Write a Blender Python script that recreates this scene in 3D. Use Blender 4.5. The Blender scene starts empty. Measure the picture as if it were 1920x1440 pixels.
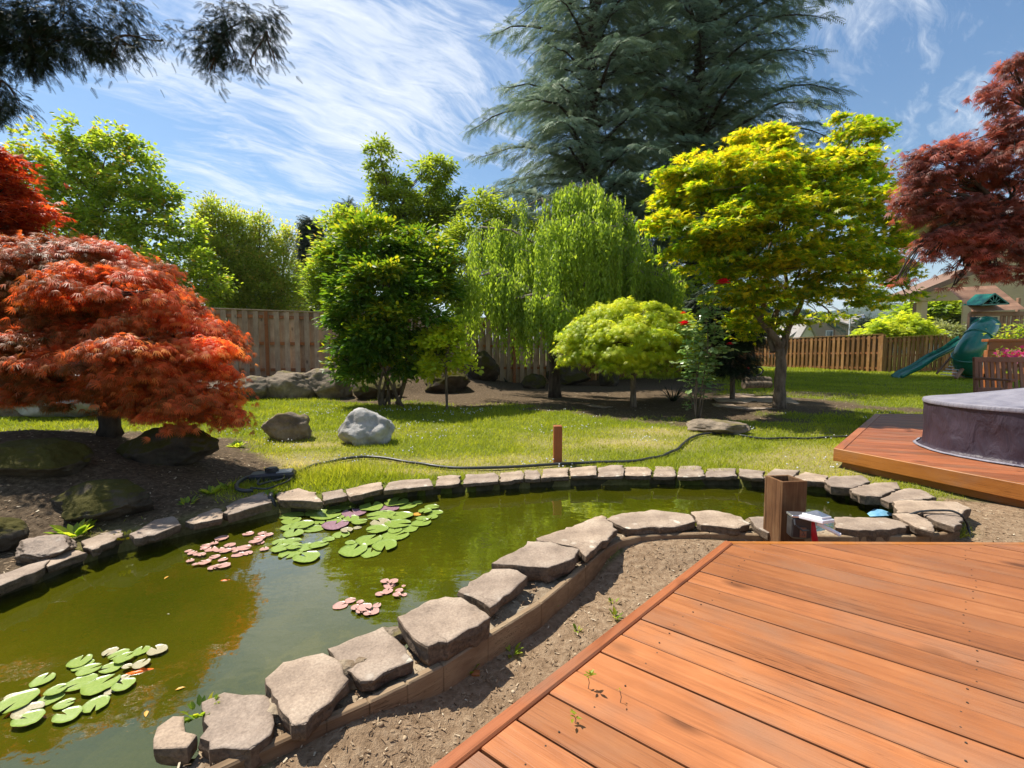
import bpy, bmesh, math, random
import numpy as np
from mathutils import Vector, Matrix, noise
R = math.radians
random.seed(7); rng = np.random.default_rng(7)
S = bpy.context.scene
COL = S.collection

# ------------------------------------------------------------------ camera
F, CX, CY, EYE, PITCH = 850.0, 960.0, 720.0, 1.32, R(3.9)
cd = bpy.data.cameras.new('camera'); cam = bpy.data.objects.new('camera', cd); COL.objects.link(cam)
cam.location = (0, 0, EYE); cam.rotation_euler = (R(90) - PITCH, 0, 0)
cd.sensor_width = 36; cd.lens = F / 1920 * 36; cd.clip_start = .05; cd.clip_end = 9000
S.camera = cam
# ------------------------------------------------------------------ light
SUN_EL, SUN_AZ = R(59), R(-56)            # azimuth from +Y (view direction), negative = left
sd = bpy.data.lights.new('sun', 'SUN'); sun = bpy.data.objects.new('sun', sd); COL.objects.link(sun)
sd.energy = 5.0; sd.angle = R(.5); sd.color = (1, .94, .84)
sv = Vector((math.sin(SUN_AZ) * math.cos(SUN_EL), math.cos(SUN_AZ) * math.cos(SUN_EL), math.sin(SUN_EL)))
sun.rotation_euler = sv.to_track_quat('Z', 'Y').to_euler()
S.view_settings.view_transform = 'Standard'; S.view_settings.look = 'None'
S.view_settings.exposure = .74; S.view_settings.gamma = 1
S.render.engine = 'CYCLES'
S.cycles.max_bounces = 8; S.cycles.diffuse_bounces = 5; S.cycles.glossy_bounces = 2
S.cycles.transmission_bounces = 4; S.cycles.transparent_max_bounces = 4
S.cycles.caustics_reflective = False; S.cycles.caustics_refractive = False
S.cycles.sample_clamp_indirect = 4

class NT:
    """tiny node-tree writer"""
    def __init__(s, tree): s.t = tree; s.n = tree.nodes; s.l = tree.links
    def add(s, typ, **kw):
        nd = s.n.new(typ)
        for k, v in kw.items():
            if k.startswith('i_'):
                key = k[2:]; key = int(key) if key.isdigit() else key.replace('_', ' ')
                s.set(nd.inputs[key], v)
            else: setattr(nd, k, v)
        return nd
    def set(s, sock, v):
        if isinstance(v, bpy.types.NodeSocket): s.l.new(v, sock)
        else:
            if isinstance(v, (tuple, list)) and len(v) == 3 and sock.type == 'RGBA': v = (*v, 1)
            sock.default_value = v
    def math(s, op, a, b=None, c=None, clamp=False):
        nd = s.add('ShaderNodeMath', operation=op, use_clamp=clamp); s.set(nd.inputs[0], a)
        if b is not None: s.set(nd.inputs[1], b)
        if c is not None: s.set(nd.inputs[2], c)
        return nd.outputs[0]
    def vmath(s, op, a, b=None):
        nd = s.add('ShaderNodeVectorMath', operation=op); s.set(nd.inputs[0], a)
        if b is not None: s.set(nd.inputs[1], b)
        return nd.outputs['Value'] if op in ('DOT_PRODUCT', 'LENGTH', 'DISTANCE') else nd.outputs[0]
    def mix(s, fac, a, b, blend='MIX'):
        nd = s.add('ShaderNodeMix', data_type='RGBA', blend_type=blend)
        s.set(nd.inputs[0], fac); s.set(nd.inputs[6], a); s.set(nd.inputs[7], b); return nd.outputs[2]
    def ramp(s, fac, stops, interp='LINEAR'):
        nd = s.add('ShaderNodeValToRGB'); s.l.new(fac, nd.inputs[0]); cr = nd.color_ramp; cr.interpolation = interp
        while len(cr.elements) < len(stops): cr.elements.new(.5)
        for e, (p, c) in zip(cr.elements, stops):
            e.position = p; e.color = (c, c, c, 1) if isinstance(c, (int, float)) else (*c, 1)
        return nd.outputs[0]
    def noise(s, vec, scale, detail=4, rough=.55, dist=0, out=0):
        nd = s.add('ShaderNodeTexNoise'); s.l.new(vec, nd.inputs['Vector'])
        nd.inputs['Scale'].default_value = scale; nd.inputs['Detail'].default_value = detail
        nd.inputs['Roughness'].default_value = rough; nd.inputs['Distortion'].default_value = dist
        return nd.outputs[out]
    def mapping(s, vec, scale=(1, 1, 1), rot=(0, 0, 0), loc=(0, 0, 0)):
        nd = s.add('ShaderNodeMapping'); s.l.new(vec, nd.inputs[0])
        nd.inputs['Scale'].default_value = scale; nd.inputs['Rotation'].default_value = rot; nd.inputs['Location'].default_value = loc
        return nd.outputs[0]

# ------------------------------------------------------------------ world: sky with cirrus
w = bpy.data.worlds.new('World'); S.world = w; w.use_nodes = True
t = NT(w.node_tree); t.n.clear()
sky = t.add('ShaderNodeTexSky', sky_type='NISHITA', sun_disc=False)
sky.sun_elevation = SUN_EL; sky.sun_rotation = -SUN_AZ if False else SUN_AZ % (2 * math.pi)
sky.air_density = 1.25; sky.dust_density = .35; sky.ozone_density = 2.2
g = t.add('ShaderNodeTexCoord').outputs['Generated']
sp = t.add('ShaderNodeSeparateXYZ'); t.l.new(g, sp.inputs[0])
den = t.math('MAXIMUM', t.math('ADD', sp.outputs[2], .10), .06)
cb = t.add('ShaderNodeCombineXYZ'); t.set(cb.inputs[0], t.math('DIVIDE', sp.outputs[0], den)); t.set(cb.inputs[1], t.math('DIVIDE', sp.outputs[1], den))
P = cb.outputs[0]
warp = t.noise(P, 1.1, 3, .5, out=1)
Pw = t.vmath('ADD', P, t.vmath('SCALE', warp)); 
# scale socket of SCALE op
for nd in t.n:
    if nd.type == 'VECT_MATH' and nd.operation == 'SCALE': nd.inputs['Scale'].default_value = .55
streak = t.noise(t.mapping(t.mapping(Pw, (1, 1, 1), (0, 0, R(-50))), (.9, 3.2, 1)), 2.0, 9, .64, .7)
fine = t.noise(t.mapping(t.mapping(Pw, (1, 1, 1), (0, 0, R(-38))), (1.3, 4.6, 1)), 4.2, 8, .68, 1.0)
big = t.noise(t.mapping(P, (1, 1, 1), (0, 0, 0), (3.1, .4, 0)), .9, 3, .5)
s1 = t.math('ADD', t.math('MULTIPLY', streak, .62), t.math('MULTIPLY', fine, .38))
s1 = t.math('ADD', s1, t.math('MULTIPLY', t.math('SUBTRACT', big, .5), .75))
def dirmask(px, py, k):
    v = Vector(((px - CX) / F, 1, (662 - py) / F)).normalized()
    return t.math('POWER', t.math('MAXIMUM', t.vmath('DOT_PRODUCT', g, tuple(v)), 0), k)
add = t.math('MULTIPLY', dirmask(720, 210, 90), .13)
add = t.math('ADD', add, t.math('MULTIPLY', dirmask(920, 150, 110), .14))
add = t.math('ADD', add, t.math('MULTIPLY', dirmask(560, 400, 60), .10))
add = t.math('SUBTRACT', add, t.math('MULTIPLY', dirmask(1640, 170, 12), .04))
add = t.math('SUBTRACT', add, t.math('MULTIPLY', dirmask(230, 170, 30), .08))
s1 = t.math('ADD', s1, add)
cl = t.ramp(s1, [(.47, 0.0), (.55, .22), (.64, .62), (.76, 1.0)])
skyc = t.add('ShaderNodeHueSaturation'); t.l.new(sky.outputs[0], skyc.inputs['Color']); skyc.inputs['Saturation'].default_value = 1.22; skyc.inputs['Value'].default_value = .68
cloudc = t.add('ShaderNodeRGB'); cloudc.outputs[0].default_value = (5.2, 5.45, 5.8, 1)
hz = t.ramp(sp.outputs[2], [(.0, .42), (.10, .25), (.32, 0.0)])
base = t.mix(hz, skyc.outputs[0], (3.0, 3.8, 4.7))
mixc = t.mix(t.math('MULTIPLY', cl, .84), base, cloudc.outputs[0])
bg = t.add('ShaderNodeBackground'); t.l.new(mixc, bg.inputs[0]); bg.inputs[1].default_value = .12
wo = t.add('ShaderNodeOutputWorld'); t.l.new(bg.outputs[0], wo.inputs[0])

# ------------------------------------------------------------------ pixel -> world
cp, spn = math.cos(PITCH), math.sin(PITCH)
def ray(px, py):
    u = (px - CX) / F; v = (CY - py) / F
    return np.array([u, cp + v * spn, v * cp - spn])
def at(px, py, z):
    d = ray(px, py); k = (z - EYE) / d[2]; return np.array([d[0] * k, d[1] * k, z])
def atY(px, py, Y):
    d = ray(px, py); k = Y / d[1]; return np.array([d[0] * k, Y, EYE + d[2] * k])
def inside(x, y, poly):
    poly = np.asarray(poly); x = np.asarray(x, float); y = np.asarray(y, float); r = np.zeros(x.shape, bool); n = len(poly)
    for i in range(n):
        x1, y1 = poly[i][:2]; x2, y2 = poly[(i + 1) % n][:2]
        c = ((y1 > y) != (y2 > y)) & (x < (x2 - x1) * (y - y1) / (y2 - y1 + 1e-12) + x1); r ^= c
    return r
def segdist(x, y, poly, closed=True):
    x = np.asarray(x, float); y = np.asarray(y, float); best = np.full(x.shape, 1e9); n = len(poly)
    for i in range(n if closed else n - 1):
        ax, ay = poly[i][:2]; bx, by = poly[(i + 1) % n][:2]; dx, dy = bx - ax, by - ay
        k = np.clip(((x - ax) * dx + (y - ay) * dy) / (dx * dx + dy * dy + 1e-12), 0, 1)
        best = np.minimum(best, np.hypot(x - ax - k * dx, y - ay - k * dy))
    return best
WZ = -.055
FARPX = [(-160, 1190), (0, 1103), (90, 1070), (160, 1040), (240, 1018), (345, 990), (430, 972), (520, 952), (600, 945), (720, 925), (860, 914), (1000, 905), (1100, 901), (1250, 899), (1380, 902), (1490, 908), (1560, 918), (1610, 932), (1660, 944), (1695, 962)]
NEARPX = [(1690, 966, 0, 4), (1600, 971, 0, 8), (1500, 971, 0, 8), (1400, 966, 0, 8), (1300, 962, 0, 8), (1200, 962, 0, 8), (1130, 968, 4, 12), (1060, 990, 10, 15), (1000, 1015, 10, 18), (935, 1048, 12, 22), (873, 1092, 14, 22), (808, 1132, 16, 24), (738, 1170, 18, 26), (636, 1208, 20, 30), (560, 1235, 22, 34), (480, 1282, 22, 34), (370, 1325, 22, 34), (260, 1390, 22, 40)]
pond = [at(x, y - 1, .0)[:2] for x, y in FARPX] + [at(x + dx_, y + dy_, .10)[:2] for x, y, dx_, dy_ in NEARPX] + [np.array([-1.6, .75]), np.array([-3.6, .9])]
pond = np.array(pond)
# strip (low wooden/concrete border on the near side), top edge line
STRIPPX = [(610, 1357), (690, 1322), (760, 1288), (827, 1253), (910, 1200), (1010, 1137), (1060, 1095), (1093, 1067), (1133, 1033), (1160, 1018), (1200, 1009), (1330, 1004), (1450, 1008), (1600, 1010), (1740, 1009), (1795, 1000)]
strip = [at(300, 1500, .05)[:2]] + [at(x, y, .05)[:2] for x, y in STRIPPX]
rim_poly = strip + [at(1806, 968, .05)[:2], at(1700, 958, .05)[:2]] + [pond[i] for i in range(20, 38)]
LBANK = [at(x, y, .1)[:2] for x, y in [(-260, 1120), (0, 1075), (160, 1020), (300, 970), (420, 935), (500, 890), (510, 862), (480, 836), (420, 818), (300, 806), (100, 806), (-300, 806)]]
BACKDIRT = [(-5.2, 13.2), (-4.2, 11.2), (-3.0, 10.7), (-1.0, 10.3), (.6, 9.8), (2.1, 8.4), (3.4, 7.7), (4.9, 8.1), (5.9, 8.6), (8.6, 9.4), (8.3, 10.6), (7.2, 11.6), (6.1, 12.6), (7.5, 16), (8, 19), (2, 18), (-5, 14.5)]
RDIRT = [at(x, y, 0)[:2] for x, y in [(1610, 905), (1700, 925), (1790, 940), (2100, 975), (2400, 1060), (2100, 1120), (1700, 1060), (1560, 1030), (1330, 1030), (1200, 1030), (1000, 1180), (600, 1400), (200, 1600), (900, 1700), (1300, 1100), (1500, 1050), (1800, 1010), (1795, 960), (1740, 930)]]
FLAT = [at(x, y, 0)[:2] for x, y in [(1360, 1020), (1200, 1010), (1000, 1140), (500, 1440), (0, 2000), (3000, 3000), (3000, 1000)]]
def sm(x): x = np.clip(x, 0, 1); return x * x * (3 - 2 * x)
def hgt(x, y):
    x = np.asarray(x, float); y = np.asarray(y, float)
    z = .02 + .018 * np.clip(y - 4.6, 0, 40) * sm((y - 4.0) / 3)
    z = z + .46 * np.exp(-(((x + 5.1) / 1.7) ** 2 + ((y - 4.7) / 1.05) ** 2))
    z = z + .30 * np.exp(-(((x + 4.6) / 1.6) ** 2 + ((y - 3.7) / .7) ** 2))
    # bed behind the boulders along the fence
    fl = y - (16.0 + .395 * x)      # fence line at left
    z = z + .48 * sm((fl + 2.1) / .9) * sm((1 - x) / 4)
    z = z + .10 * np.exp(-(((x - 5.6) / 1.8) ** 2 + ((y - 9.6) / 1.4) ** 2)) + .07 * np.exp(-(((x - 8) / 2) ** 2 + ((y - 12) / 1.6) ** 2))
    # bare strip next to the near deck lies lower
    near = sm((2.95 - y) / .3) * sm((x + .6) / .4)
    z = z - .075 * near
    z = z + .018 * np.sin(x * 2.1 + 1.3 * np.sin(y * 1.7)) * np.sin(y * 2.3 + .7) + .008 * np.sin(x * 7.3 + y * 3.1) * np.sin(y * 8.7 - x * 2)
    return z
def gr(px, py):
    z = 0.1
    for _ in range(25):
        p = at(px, py, min(z, 1.2)); z = .5 * z + .5 * float(hgt(p[0], p[1]))
    p[2] = float(hgt(p[0], p[1])); return p

# ------------------------------------------------------------------ object helpers
ORG = {}
def props(o, label=None, cat=None, group=None, kind=None):
    if label: o['label'] = label
    if cat: o['category'] = cat
    if group: o['group'] = group
    if kind: o['kind'] = kind
    return o
def thing(name, label, cat, loc=(0, 0, 0), group=None):
    o = bpy.data.objects.new(name, None); COL.objects.link(o); o.location = tuple(float(v) for v in loc)
    o.empty_display_size = .2; ORG[o] = np.array(o.location); return props(o, label, cat, group)
def mesh_obj(name, V, Fc, mats, parent=None, rnd=None, smooth=False, loc=None, attrs=None):
    V = np.asarray(V, np.float32).reshape(-1, 3)
    org = ORG[parent] if parent is not None else (np.zeros(3) if loc is None else np.asarray(loc, float))
    me = bpy.data.meshes.new(name)
    if isinstance(Fc, np.ndarray):
        n, k = Fc.shape
        me.vertices.add(len(V)); me.vertices.foreach_set('co', (V - org).astype(np.float32).ravel())
        me.loops.add(n * k); me.loops.foreach_set('vertex_index', Fc.astype(np.int32).ravel())
        me.polygons.add(n); me.polygons.foreach_set('loop_start', np.arange(0, n * k, k, dtype=np.int32))
        me.update(calc_edges=True)
    else:
        me.from_pydata([tuple(v) for v in (V - org)], [], Fc)
    if rnd is not None:
        a = me.attributes.new('rnd', 'FLOAT', 'FACE'); a.data.foreach_set('value', np.asarray(rnd, np.float32))
    for k, v in (attrs or {}).items():
        a = me.attributes.new(k, 'FLOAT', 'POINT'); a.data.foreach_set('value', np.asarray(v, np.float32))
    if smooth: me.polygons.foreach_set('use_smooth', np.ones(len(me.polygons), bool))
    for m in (mats if isinstance(mats, list) else [mats]): me.materials.append(m)
    o = bpy.data.objects.new(name, me); COL.objects.link(o)
    if parent is not None: o.parent = parent
    else: o.location = tuple(org)
    ORG[o] = org
    return o
class MB:
    def __init__(s): s.v = []; s.f = []; s.r = []
    def addm(s, vs, fs, rnd=None):
        b = len(s.v); s.v += [tuple(map(float, v)) for v in vs]; s.f += [tuple(b + i for i in f) for f in fs]
        s.r += [random.random() if rnd is None else rnd] * len(fs); return s
    def box(s, c, d, ax=None, bev=.0, rnd=None):
        """c centre, d full size, ax 3x3 rows = local axes"""
        A = np.eye(3) if ax is None else np.asarray(ax, float); c = np.asarray(c, float); h = np.asarray(d, float) / 2
        if bev <= 0:
            vs = [c + (sx * h[0]) * A[0] + (sy * h[1]) * A[1] + (sz * h[2]) * A[2] for sz in (-1, 1) for sx, sy in ((-1, -1), (1, -1), (1, 1), (-1, 1))]
            return s.addm(vs, [(3, 2, 1, 0), (4, 5, 6, 7), (0, 1, 5, 4), (1, 2, 6, 5), (2, 3, 7, 6), (3, 0, 4, 7)], rnd)
        b = min(bev, h.min() * .45); rings = []
        for z, ins in ((-h[2], b), (-h[2] + b, 0), (h[2] - b, 0), (h[2], b)):
            x, y = h[0] - ins, h[1] - ins; k = b * .6
            ring = [(-x + k, -y), (x - k, -y), (x, -y + k), (x, y - k), (x - k, y), (-x + k, y), (-x, y - k), (-x, -y + k)]
            rings.append([c + p[0] * A[0] + p[1] * A[1] + z * A[2] for p in ring])
        vs = [p for r in rings for p in r]; fs = []
        for i in range(3):
            for j in range(8): fs.append((i * 8 + j, i * 8 + (j + 1) % 8, i * 8 + 8 + (j + 1) % 8, i * 8 + 8 + j))
        fs.append(tuple(range(7, -1, -1))); fs.append(tuple(range(24, 32)))
        return s.addm(vs, fs, rnd)
    def beam(s, a, b, wd, th, up=(0, 0, 1), bev=0, rnd=None):
        a = np.asarray(a, float); b = np.asarray(b, float); d = b - a; L = np.linalg.norm(d); d = d / L
        u = np.asarray(up, float); sd_ = np.cross(d, u); sd_ /= np.linalg.norm(sd_); u = np.cross(sd_, d)
        return s.box((a + b) / 2, (L, wd, th), [d, sd_, u], bev, rnd)
    def tube(s, pts, rad, seg=8, cap=True, rnd=None):
        pts = [np.asarray(p, float) for p in pts]; n = len(pts)
        rad = [rad] * n if isinstance(rad, (int, float)) else (list(np.linspace(rad[0], rad[1], n)) if isinstance(rad, tuple) else list(rad))
        vs = []; fs = []; prev = None
        for i, p in enumerate(pts):
            d = pts[min(i + 1, n - 1)] - pts[max(i - 1, 0)]; d /= (np.linalg.norm(d) + 1e-9)
            if prev is None:
                u = np.cross(d, (0, 0, 1.)) if abs(d[2]) < .9 else np.cross(d, (1., 0, 0))
            else: u = prev - d * np.dot(prev, d)
            u /= (np.linalg.norm(u) + 1e-9); prev = u; q = np.cross(d, u)
            for k in range(seg):
                a = 2 * math.pi * k / seg; vs.append(p + rad[i] * (math.cos(a) * u + math.sin(a) * q))
        for i in range(n - 1):
            for k in range(seg): fs.append((i * seg + k, i * seg + (k + 1) % seg, (i + 1) * seg + (k + 1) % seg, (i + 1) * seg + k))
        if cap: fs.append(tuple(range(seg - 1, -1, -1))); fs.append(tuple(range((n - 1) * seg, n * seg)))
        return s.addm(vs, fs, rnd)
    def lathe(s, c, prof, seg=32, rnd=None):
        vs = []; fs = []; c = np.asarray(c, float)
        for r, z in prof:
            for k in range(seg): a = 2 * math.pi * k / seg; vs.append(c + (r * math.cos(a), r * math.sin(a), z))
        for i in range(len(prof) - 1):
            for k in range(seg): fs.append((i * seg + k, i * seg + (k + 1) % seg, (i + 1) * seg + (k + 1) % seg, (i + 1) * seg + k))
        return s.addm(vs, fs, rnd)
    def prism(s, poly, z0, z1, rnd=None):
        n = len(poly); vs = [(*p[:2], z0) for p in poly] + [(*p[:2], z1) for p in poly]
        fs = [tuple(range(n - 1, -1, -1)), tuple(range(n, 2 * n))] + [(i, (i + 1) % n, n + (i + 1) % n, n + i) for i in range(n)]
        return s.addm(vs, fs, rnd)
    def build(s, name, mat, parent=None, smooth=False, loc=None):
        o = mesh_obj(name, np.array(s.v), s.f, mat, parent, s.r, smooth, loc)
        bm = bmesh.new(); bm.from_mesh(o.data); bmesh.ops.recalc_face_normals(bm, faces=bm.faces); bm.to_mesh(o.data); bm.free()
        return o

# ------------------------------------------------------------------ materials
def newmat(name):
    m = bpy.data.materials.new(name); m.use_nodes = True; tt = NT(m.node_tree); tt.n.clear()
    return m, tt
def finish(tt, shader, disp=None):
    o = tt.add('ShaderNodeOutputMaterial'); tt.l.new(shader, o.inputs[0])
def principled(tt, col, rough=.7, bump=None, bstr=.3, bdist=.02, spec=.3, metal=0, **kw):
    b = tt.add('ShaderNodeBsdfPrincipled'); tt.set(b.inputs['Base Color'], col); tt.set(b.inputs['Roughness'], rough)
    b.inputs['Specular IOR Level'].default_value = spec; b.inputs['Metallic'].default_value = metal
    for k, v in kw.items(): tt.set(b.inputs[k.replace('_', ' ')], v)
    if bump is not None:
        bn = tt.add('ShaderNodeBump'); tt.l.new(bump, bn.inputs['Height']); bn.inputs['Strength'].default_value = bstr; bn.inputs['Distance'].default_value = bdist
        tt.l.new(bn.outputs[0], b.inputs['Normal'])
    return b.outputs[0]
def rndattr(tt, name='rnd'): return tt.add('ShaderNodeAttribute', attribute_name=name).outputs['Fac']
def objc(tt): return tt.add('ShaderNodeTexCoord').outputs['Object']
def wpos(tt): return tt.add('ShaderNodeNewGeometry').outputs['Position']
def leafmat(name, stops, trans=.42, tcol=1.5, rough=.45, warm=(1.15, 1.1, .6), spec=.35):
    m, tt = newmat(name); r = rndattr(tt); c = tt.ramp(r, stops)
    pn = tt.noise(wpos(tt), 1.7, 3, .6)
    c = tt.mix(1.0, c, tt.ramp(pn, [(.3, (.78, .82, .78)), (.7, (1.2, 1.15, 1.1))]), 'MULTIPLY')
    p = principled(tt, c, rough, spec=spec)
    tc = tt.mix(1.0, c, tuple(tcol * k for k in warm), 'MULTIPLY')
    tr = tt.add('ShaderNodeBsdfTranslucent'); tt.l.new(tc, tr.inputs[0])
    mx = tt.add('ShaderNodeMixShader'); mx.inputs[0].default_value = trans; tt.l.new(p, mx.inputs[1]); tt.l.new(tr.outputs[0], mx.inputs[2])
    finish(tt, mx.outputs[0]); return m
def simplemat(name, c1, c2, scale=8, rough=.7, bump=.3, bd=.01, stretch=(1, 1, 1), spec=.3, metal=0, rndamt=0., coord='obj', detail=6, rot=(0, 0, 0)):
    m, tt = newmat(name); v = objc(tt) if coord == 'obj' else wpos(tt); v = tt.mapping(v, stretch, rot)
    n = tt.noise(v, scale, detail, .6); c = tt.ramp(n, [(.32, c1), (.68, c2)])
    if rndamt:
        r = rndattr(tt); c = tt.mix(1.0, c, tt.ramp(r, [(0, (1 - rndamt,) * 3), (1, (1 + rndamt,) * 3)]), 'MULTIPLY')
    n2 = tt.noise(v, scale * 5, 5, .65)
    finish(tt, principled(tt, c, rough, tt.math('ADD', n, tt.math('MULTIPLY', n2, .4)), bump, bd, spec, metal)); return m
def woodmat(name, cols, ang=0., grain=9, rough=.6, knots=True, spec=.3, axis='x', bump=.35, rv=.25):
    """stained or weathered timber; grain runs along the given axis after rotating by -ang about z"""
    m, tt = newmat(name); v = wpos(tt); r = rndattr(tt)
    v = tt.mapping(v, (1, 1, 1), (0, 0, -ang))
    off = tt.add('ShaderNodeCombineXYZ'); tt.set(off.inputs[0], tt.math('MULTIPLY', r, 37.)); tt.set(off.inputs[1], tt.math('MULTIPLY', r, 91.)); tt.set(off.inputs[2], tt.math('MULTIPLY', r, 53.))
    v = tt.vmath('ADD', v, off.outputs[0])
    sc = {'x': (.7, 9, 9), 'z': (9, 9, .7), 'y': (9, .7, 9)}[axis]
    g1 = tt.noise(tt.mapping(v, sc), grain * .45, 5, .6, .6)
    sc2 = tuple(k * (.45 if k < 1 else 2.2) for k in sc)
    g2 = tt.noise(tt.mapping(v, sc2), grain, 4, .6, .3)
    bl = tt.noise(v, 2.2, 4, .6)
    c = tt.ramp(tt.math('ADD', tt.math('MULTIPLY', g1, .42), tt.math('MULTIPLY', bl, .58)), [(.30, cols[0]), (.5, cols[1]), (.72, cols[2])])
    c = tt.mix(tt.ramp(g2, [(.30, .34), (.40, 0.)]), c, tuple(k * .45 for k in cols[0]))
    pt = tt.ramp(tt.noise(tt.mapping(v, tuple(1 if k < 1 else .35 * k / 2.2 for k in sc)), 1.6, 4, .65), [(.50, 0.), (.68, .55)])
    c = tt.mix(pt, c, (cols[1][0] * .72, cols[1][0] * .40, cols[1][0] * .24))
    if knots:
        vo = tt.add('ShaderNodeTexVoronoi'); vs_ = {'x': (1.5, 3.0, 3.0), 'z': (3.0, 3.0, 1.5), 'y': (3.0, 1.5, 3.0)}[axis]
        tt.l.new(tt.mapping(v, vs_), vo.inputs['Vector']); vo.inputs['Scale'].default_value = 1.35
        kd = tt.ramp(vo.outputs['Distance'], [(.05, 1.), (.10, .55), (.17, 0.)])
        c = tt.mix(tt.math('MULTIPLY', kd, .8), c, tuple(k * .35 for k in cols[0]))
    c = tt.mix(1.0, c, tt.ramp(r, [(0, (1 - rv,) * 3), (1, (1 + rv * .7,) * 3)]), 'MULTIPLY')
    ck = tt.noise(tt.mapping(v, tuple(k * (.35 if k < 1 else 1.5) for k in sc)), grain * .55, 3, .5, .25); ckm = tt.math('MULTIPLY', tt.ramp(ck, [(.485, 0.), (.497, 1.), (.503, 1.), (.515, 0.)]), tt.ramp(tt.noise(v, 1.3, 3, .5), [(.50, 0.), (.60, .75)]))
    c = tt.mix(ckm, c, tuple(k * .3 for k in cols[0]))
    rg = tt.ramp(g1, [(.3, rough * .8), (.7, min(1, rough * 1.15))])
    finish(tt, principled(tt, c, rg, tt.math('ADD', g1, g2), bump, .004, spec)); return m

M = {}
M['deck'] = woodmat('deck_stain', [(.23, .084, .034), (.37, .133, .046), (.46, .186, .070)], R(-37), rough=.52)
M['deck2'] = woodmat('deck_stain_far', [(.19, .060, .024), (.31, .098, .038), (.38, .13, .055)], R(-20), rough=.52)
M['edge1'] = woodmat('deck_edge_stain', [(.20, .065, .026), (.33, .105, .038), (.40, .14, .055)], R(45), rough=.5, rv=.1)
M['fascia'] = woodmat('fascia_stain', [(.28, .092, .018), (.38, .135, .024), (.45, .17, .034)], R(-68), rough=.5, rv=.12)
M['fencegrey'] = woodmat('weathered_cedar', [(.25, .17, .11), (.43, .31, .205), (.56, .43, .30)], 0, axis='z', rough=.85, spec=.1, rv=.3)
M['fencerail'] = woodmat('orange_cedar_rail', [(.22, .08, .03), (.34, .13, .05), (.42, .18, .07)], 0, rough=.8, spec=.1)
M['fencebrown'] = woodmat('brown_cedar', [(.15, .07, .025), (.29, .15, .055), (.40, .235, .105)], 0, axis='z', rough=.85, spec=.1, rv=.4)
M['oldpost'] = woodmat('old_hollow_post', [(.06, .025, .012), (.17, .085, .04), (.33, .23, .12)], 0, axis='z', rough=.85, spec=.1, knots=False)
M['redpost'] = woodmat('orange_post', [(.24, .07, .02), (.34, .105, .03), (.40, .14, .045)], 0, axis='z', rough=.6, knots=False)
M['benchwood'] = woodmat('bench_wood', [(.13, .06, .04), (.24, .12, .075), (.33, .19, .12)], 0, axis='z', rough=.7, knots=False)
M['playwood'] = woodmat('play_timber', [(.20, .10, .06), (.34, .18, .11), (.42, .25, .16)], 0, axis='z', rough=.75, knots=False)
M['strip'] = woodmat('rotten_border_board', [(.13, .08, .045), (.27, .185, .11), (.42, .32, .20)], R(35), rough=.9, spec=.1)
M['concrete'] = simplemat('rough_mortar', (.15, .10, .06), (.40, .32, .22), 13, .95, .9, .02, coord='w', spec=.1)
M['stone'] = None
m, tt = newmat('basalt_flagstone'); v = objc(tt); ri = tt.add('ShaderNodeObjectInfo').outputs['Random']
n1 = tt.noise(v, 5, 6, .6); n2 = tt.noise(v, 34, 5, .65); n3 = tt.noise(tt.mapping(v, (1, 1, 3)), 2.2, 3, .5)
c = tt.ramp(n1, [(.28, (.19, .145, .11)), (.5, (.33, .26, .20)), (.74, (.45, .37, .29))])
c = tt.mix(tt.ramp(n3, [(.58, 0.), (.7, .55)]), c, (.36, .24, .14))
vo = tt.add('ShaderNodeTexVoronoi'); tt.l.new(v, vo.inputs['Vector']); vo.inputs['Scale'].default_value = 7
c = tt.mix(tt.math('MULTIPLY', tt.ramp(vo.outputs['Distance'], [(.10, 1.), (.16, 0.)]), .35), c, (.55, .50, .42))
c = tt.mix(1., c, tt.ramp(ri, [(0, (.82, .82, .84)), (1, (1.15, 1.1, 1.02))]), 'MULTIPLY')
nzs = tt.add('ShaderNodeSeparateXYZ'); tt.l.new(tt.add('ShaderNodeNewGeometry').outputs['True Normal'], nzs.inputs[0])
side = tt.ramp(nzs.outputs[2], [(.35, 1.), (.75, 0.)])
c = tt.mix(side, c, tt.ramp(n2, [(.3, (.075, .056, .042)), (.7, (.21, .15, .10))]))      # brown sides, with the shade they stand in put into the colour
wv_ = tt.add('ShaderNodeTexVoronoi'); wv_.feature = 'DISTANCE_TO_EDGE'; tt.l.new(tt.vmath('ADD', v, tt.vmath('MULTIPLY', tt.noise(v, 9, 4, .6, out=1), (.16, .16, .16))), wv_.inputs['Vector']); wv_.inputs['Scale'].default_value = 3.1
crk = tt.ramp(wv_.outputs['Distance'], [(.0, 0.), (.012, 1.)])
crk = tt.math('MAXIMUM', crk, tt.ramp(tt.noise(v, 2.6, 2, .5), [(.52, 1.), (.60, 0.)]))
c = tt.mix(crk, tt.mix(.4, c, (.07, .05, .035)), c)
lv = tt.add('ShaderNodeTexVoronoi'); tt.l.new(tt.vmath('ADD', v, tt.vmath('MULTIPLY', tt.noise(v, 14, 3, .6, out=1), (.05, .05, .05))), lv.inputs['Vector']); lv.inputs['Scale'].default_value = 5.3
c = tt.mix(tt.math('MULTIPLY', tt.ramp(lv.outputs['Distance'], [(.09, .75), (.13, 0.)]), tt.ramp(nzs.outputs[2], [(.8, 0.), (.9, 1.)])), c, (.62, .57, .46))
n4 = tt.noise(v, 95, 4, .7)
c = tt.mix(1., c, tt.ramp(n4, [(.3, (.72, .70, .68)), (.7, (1.22, 1.2, 1.18))]), 'MULTIPLY')
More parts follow.
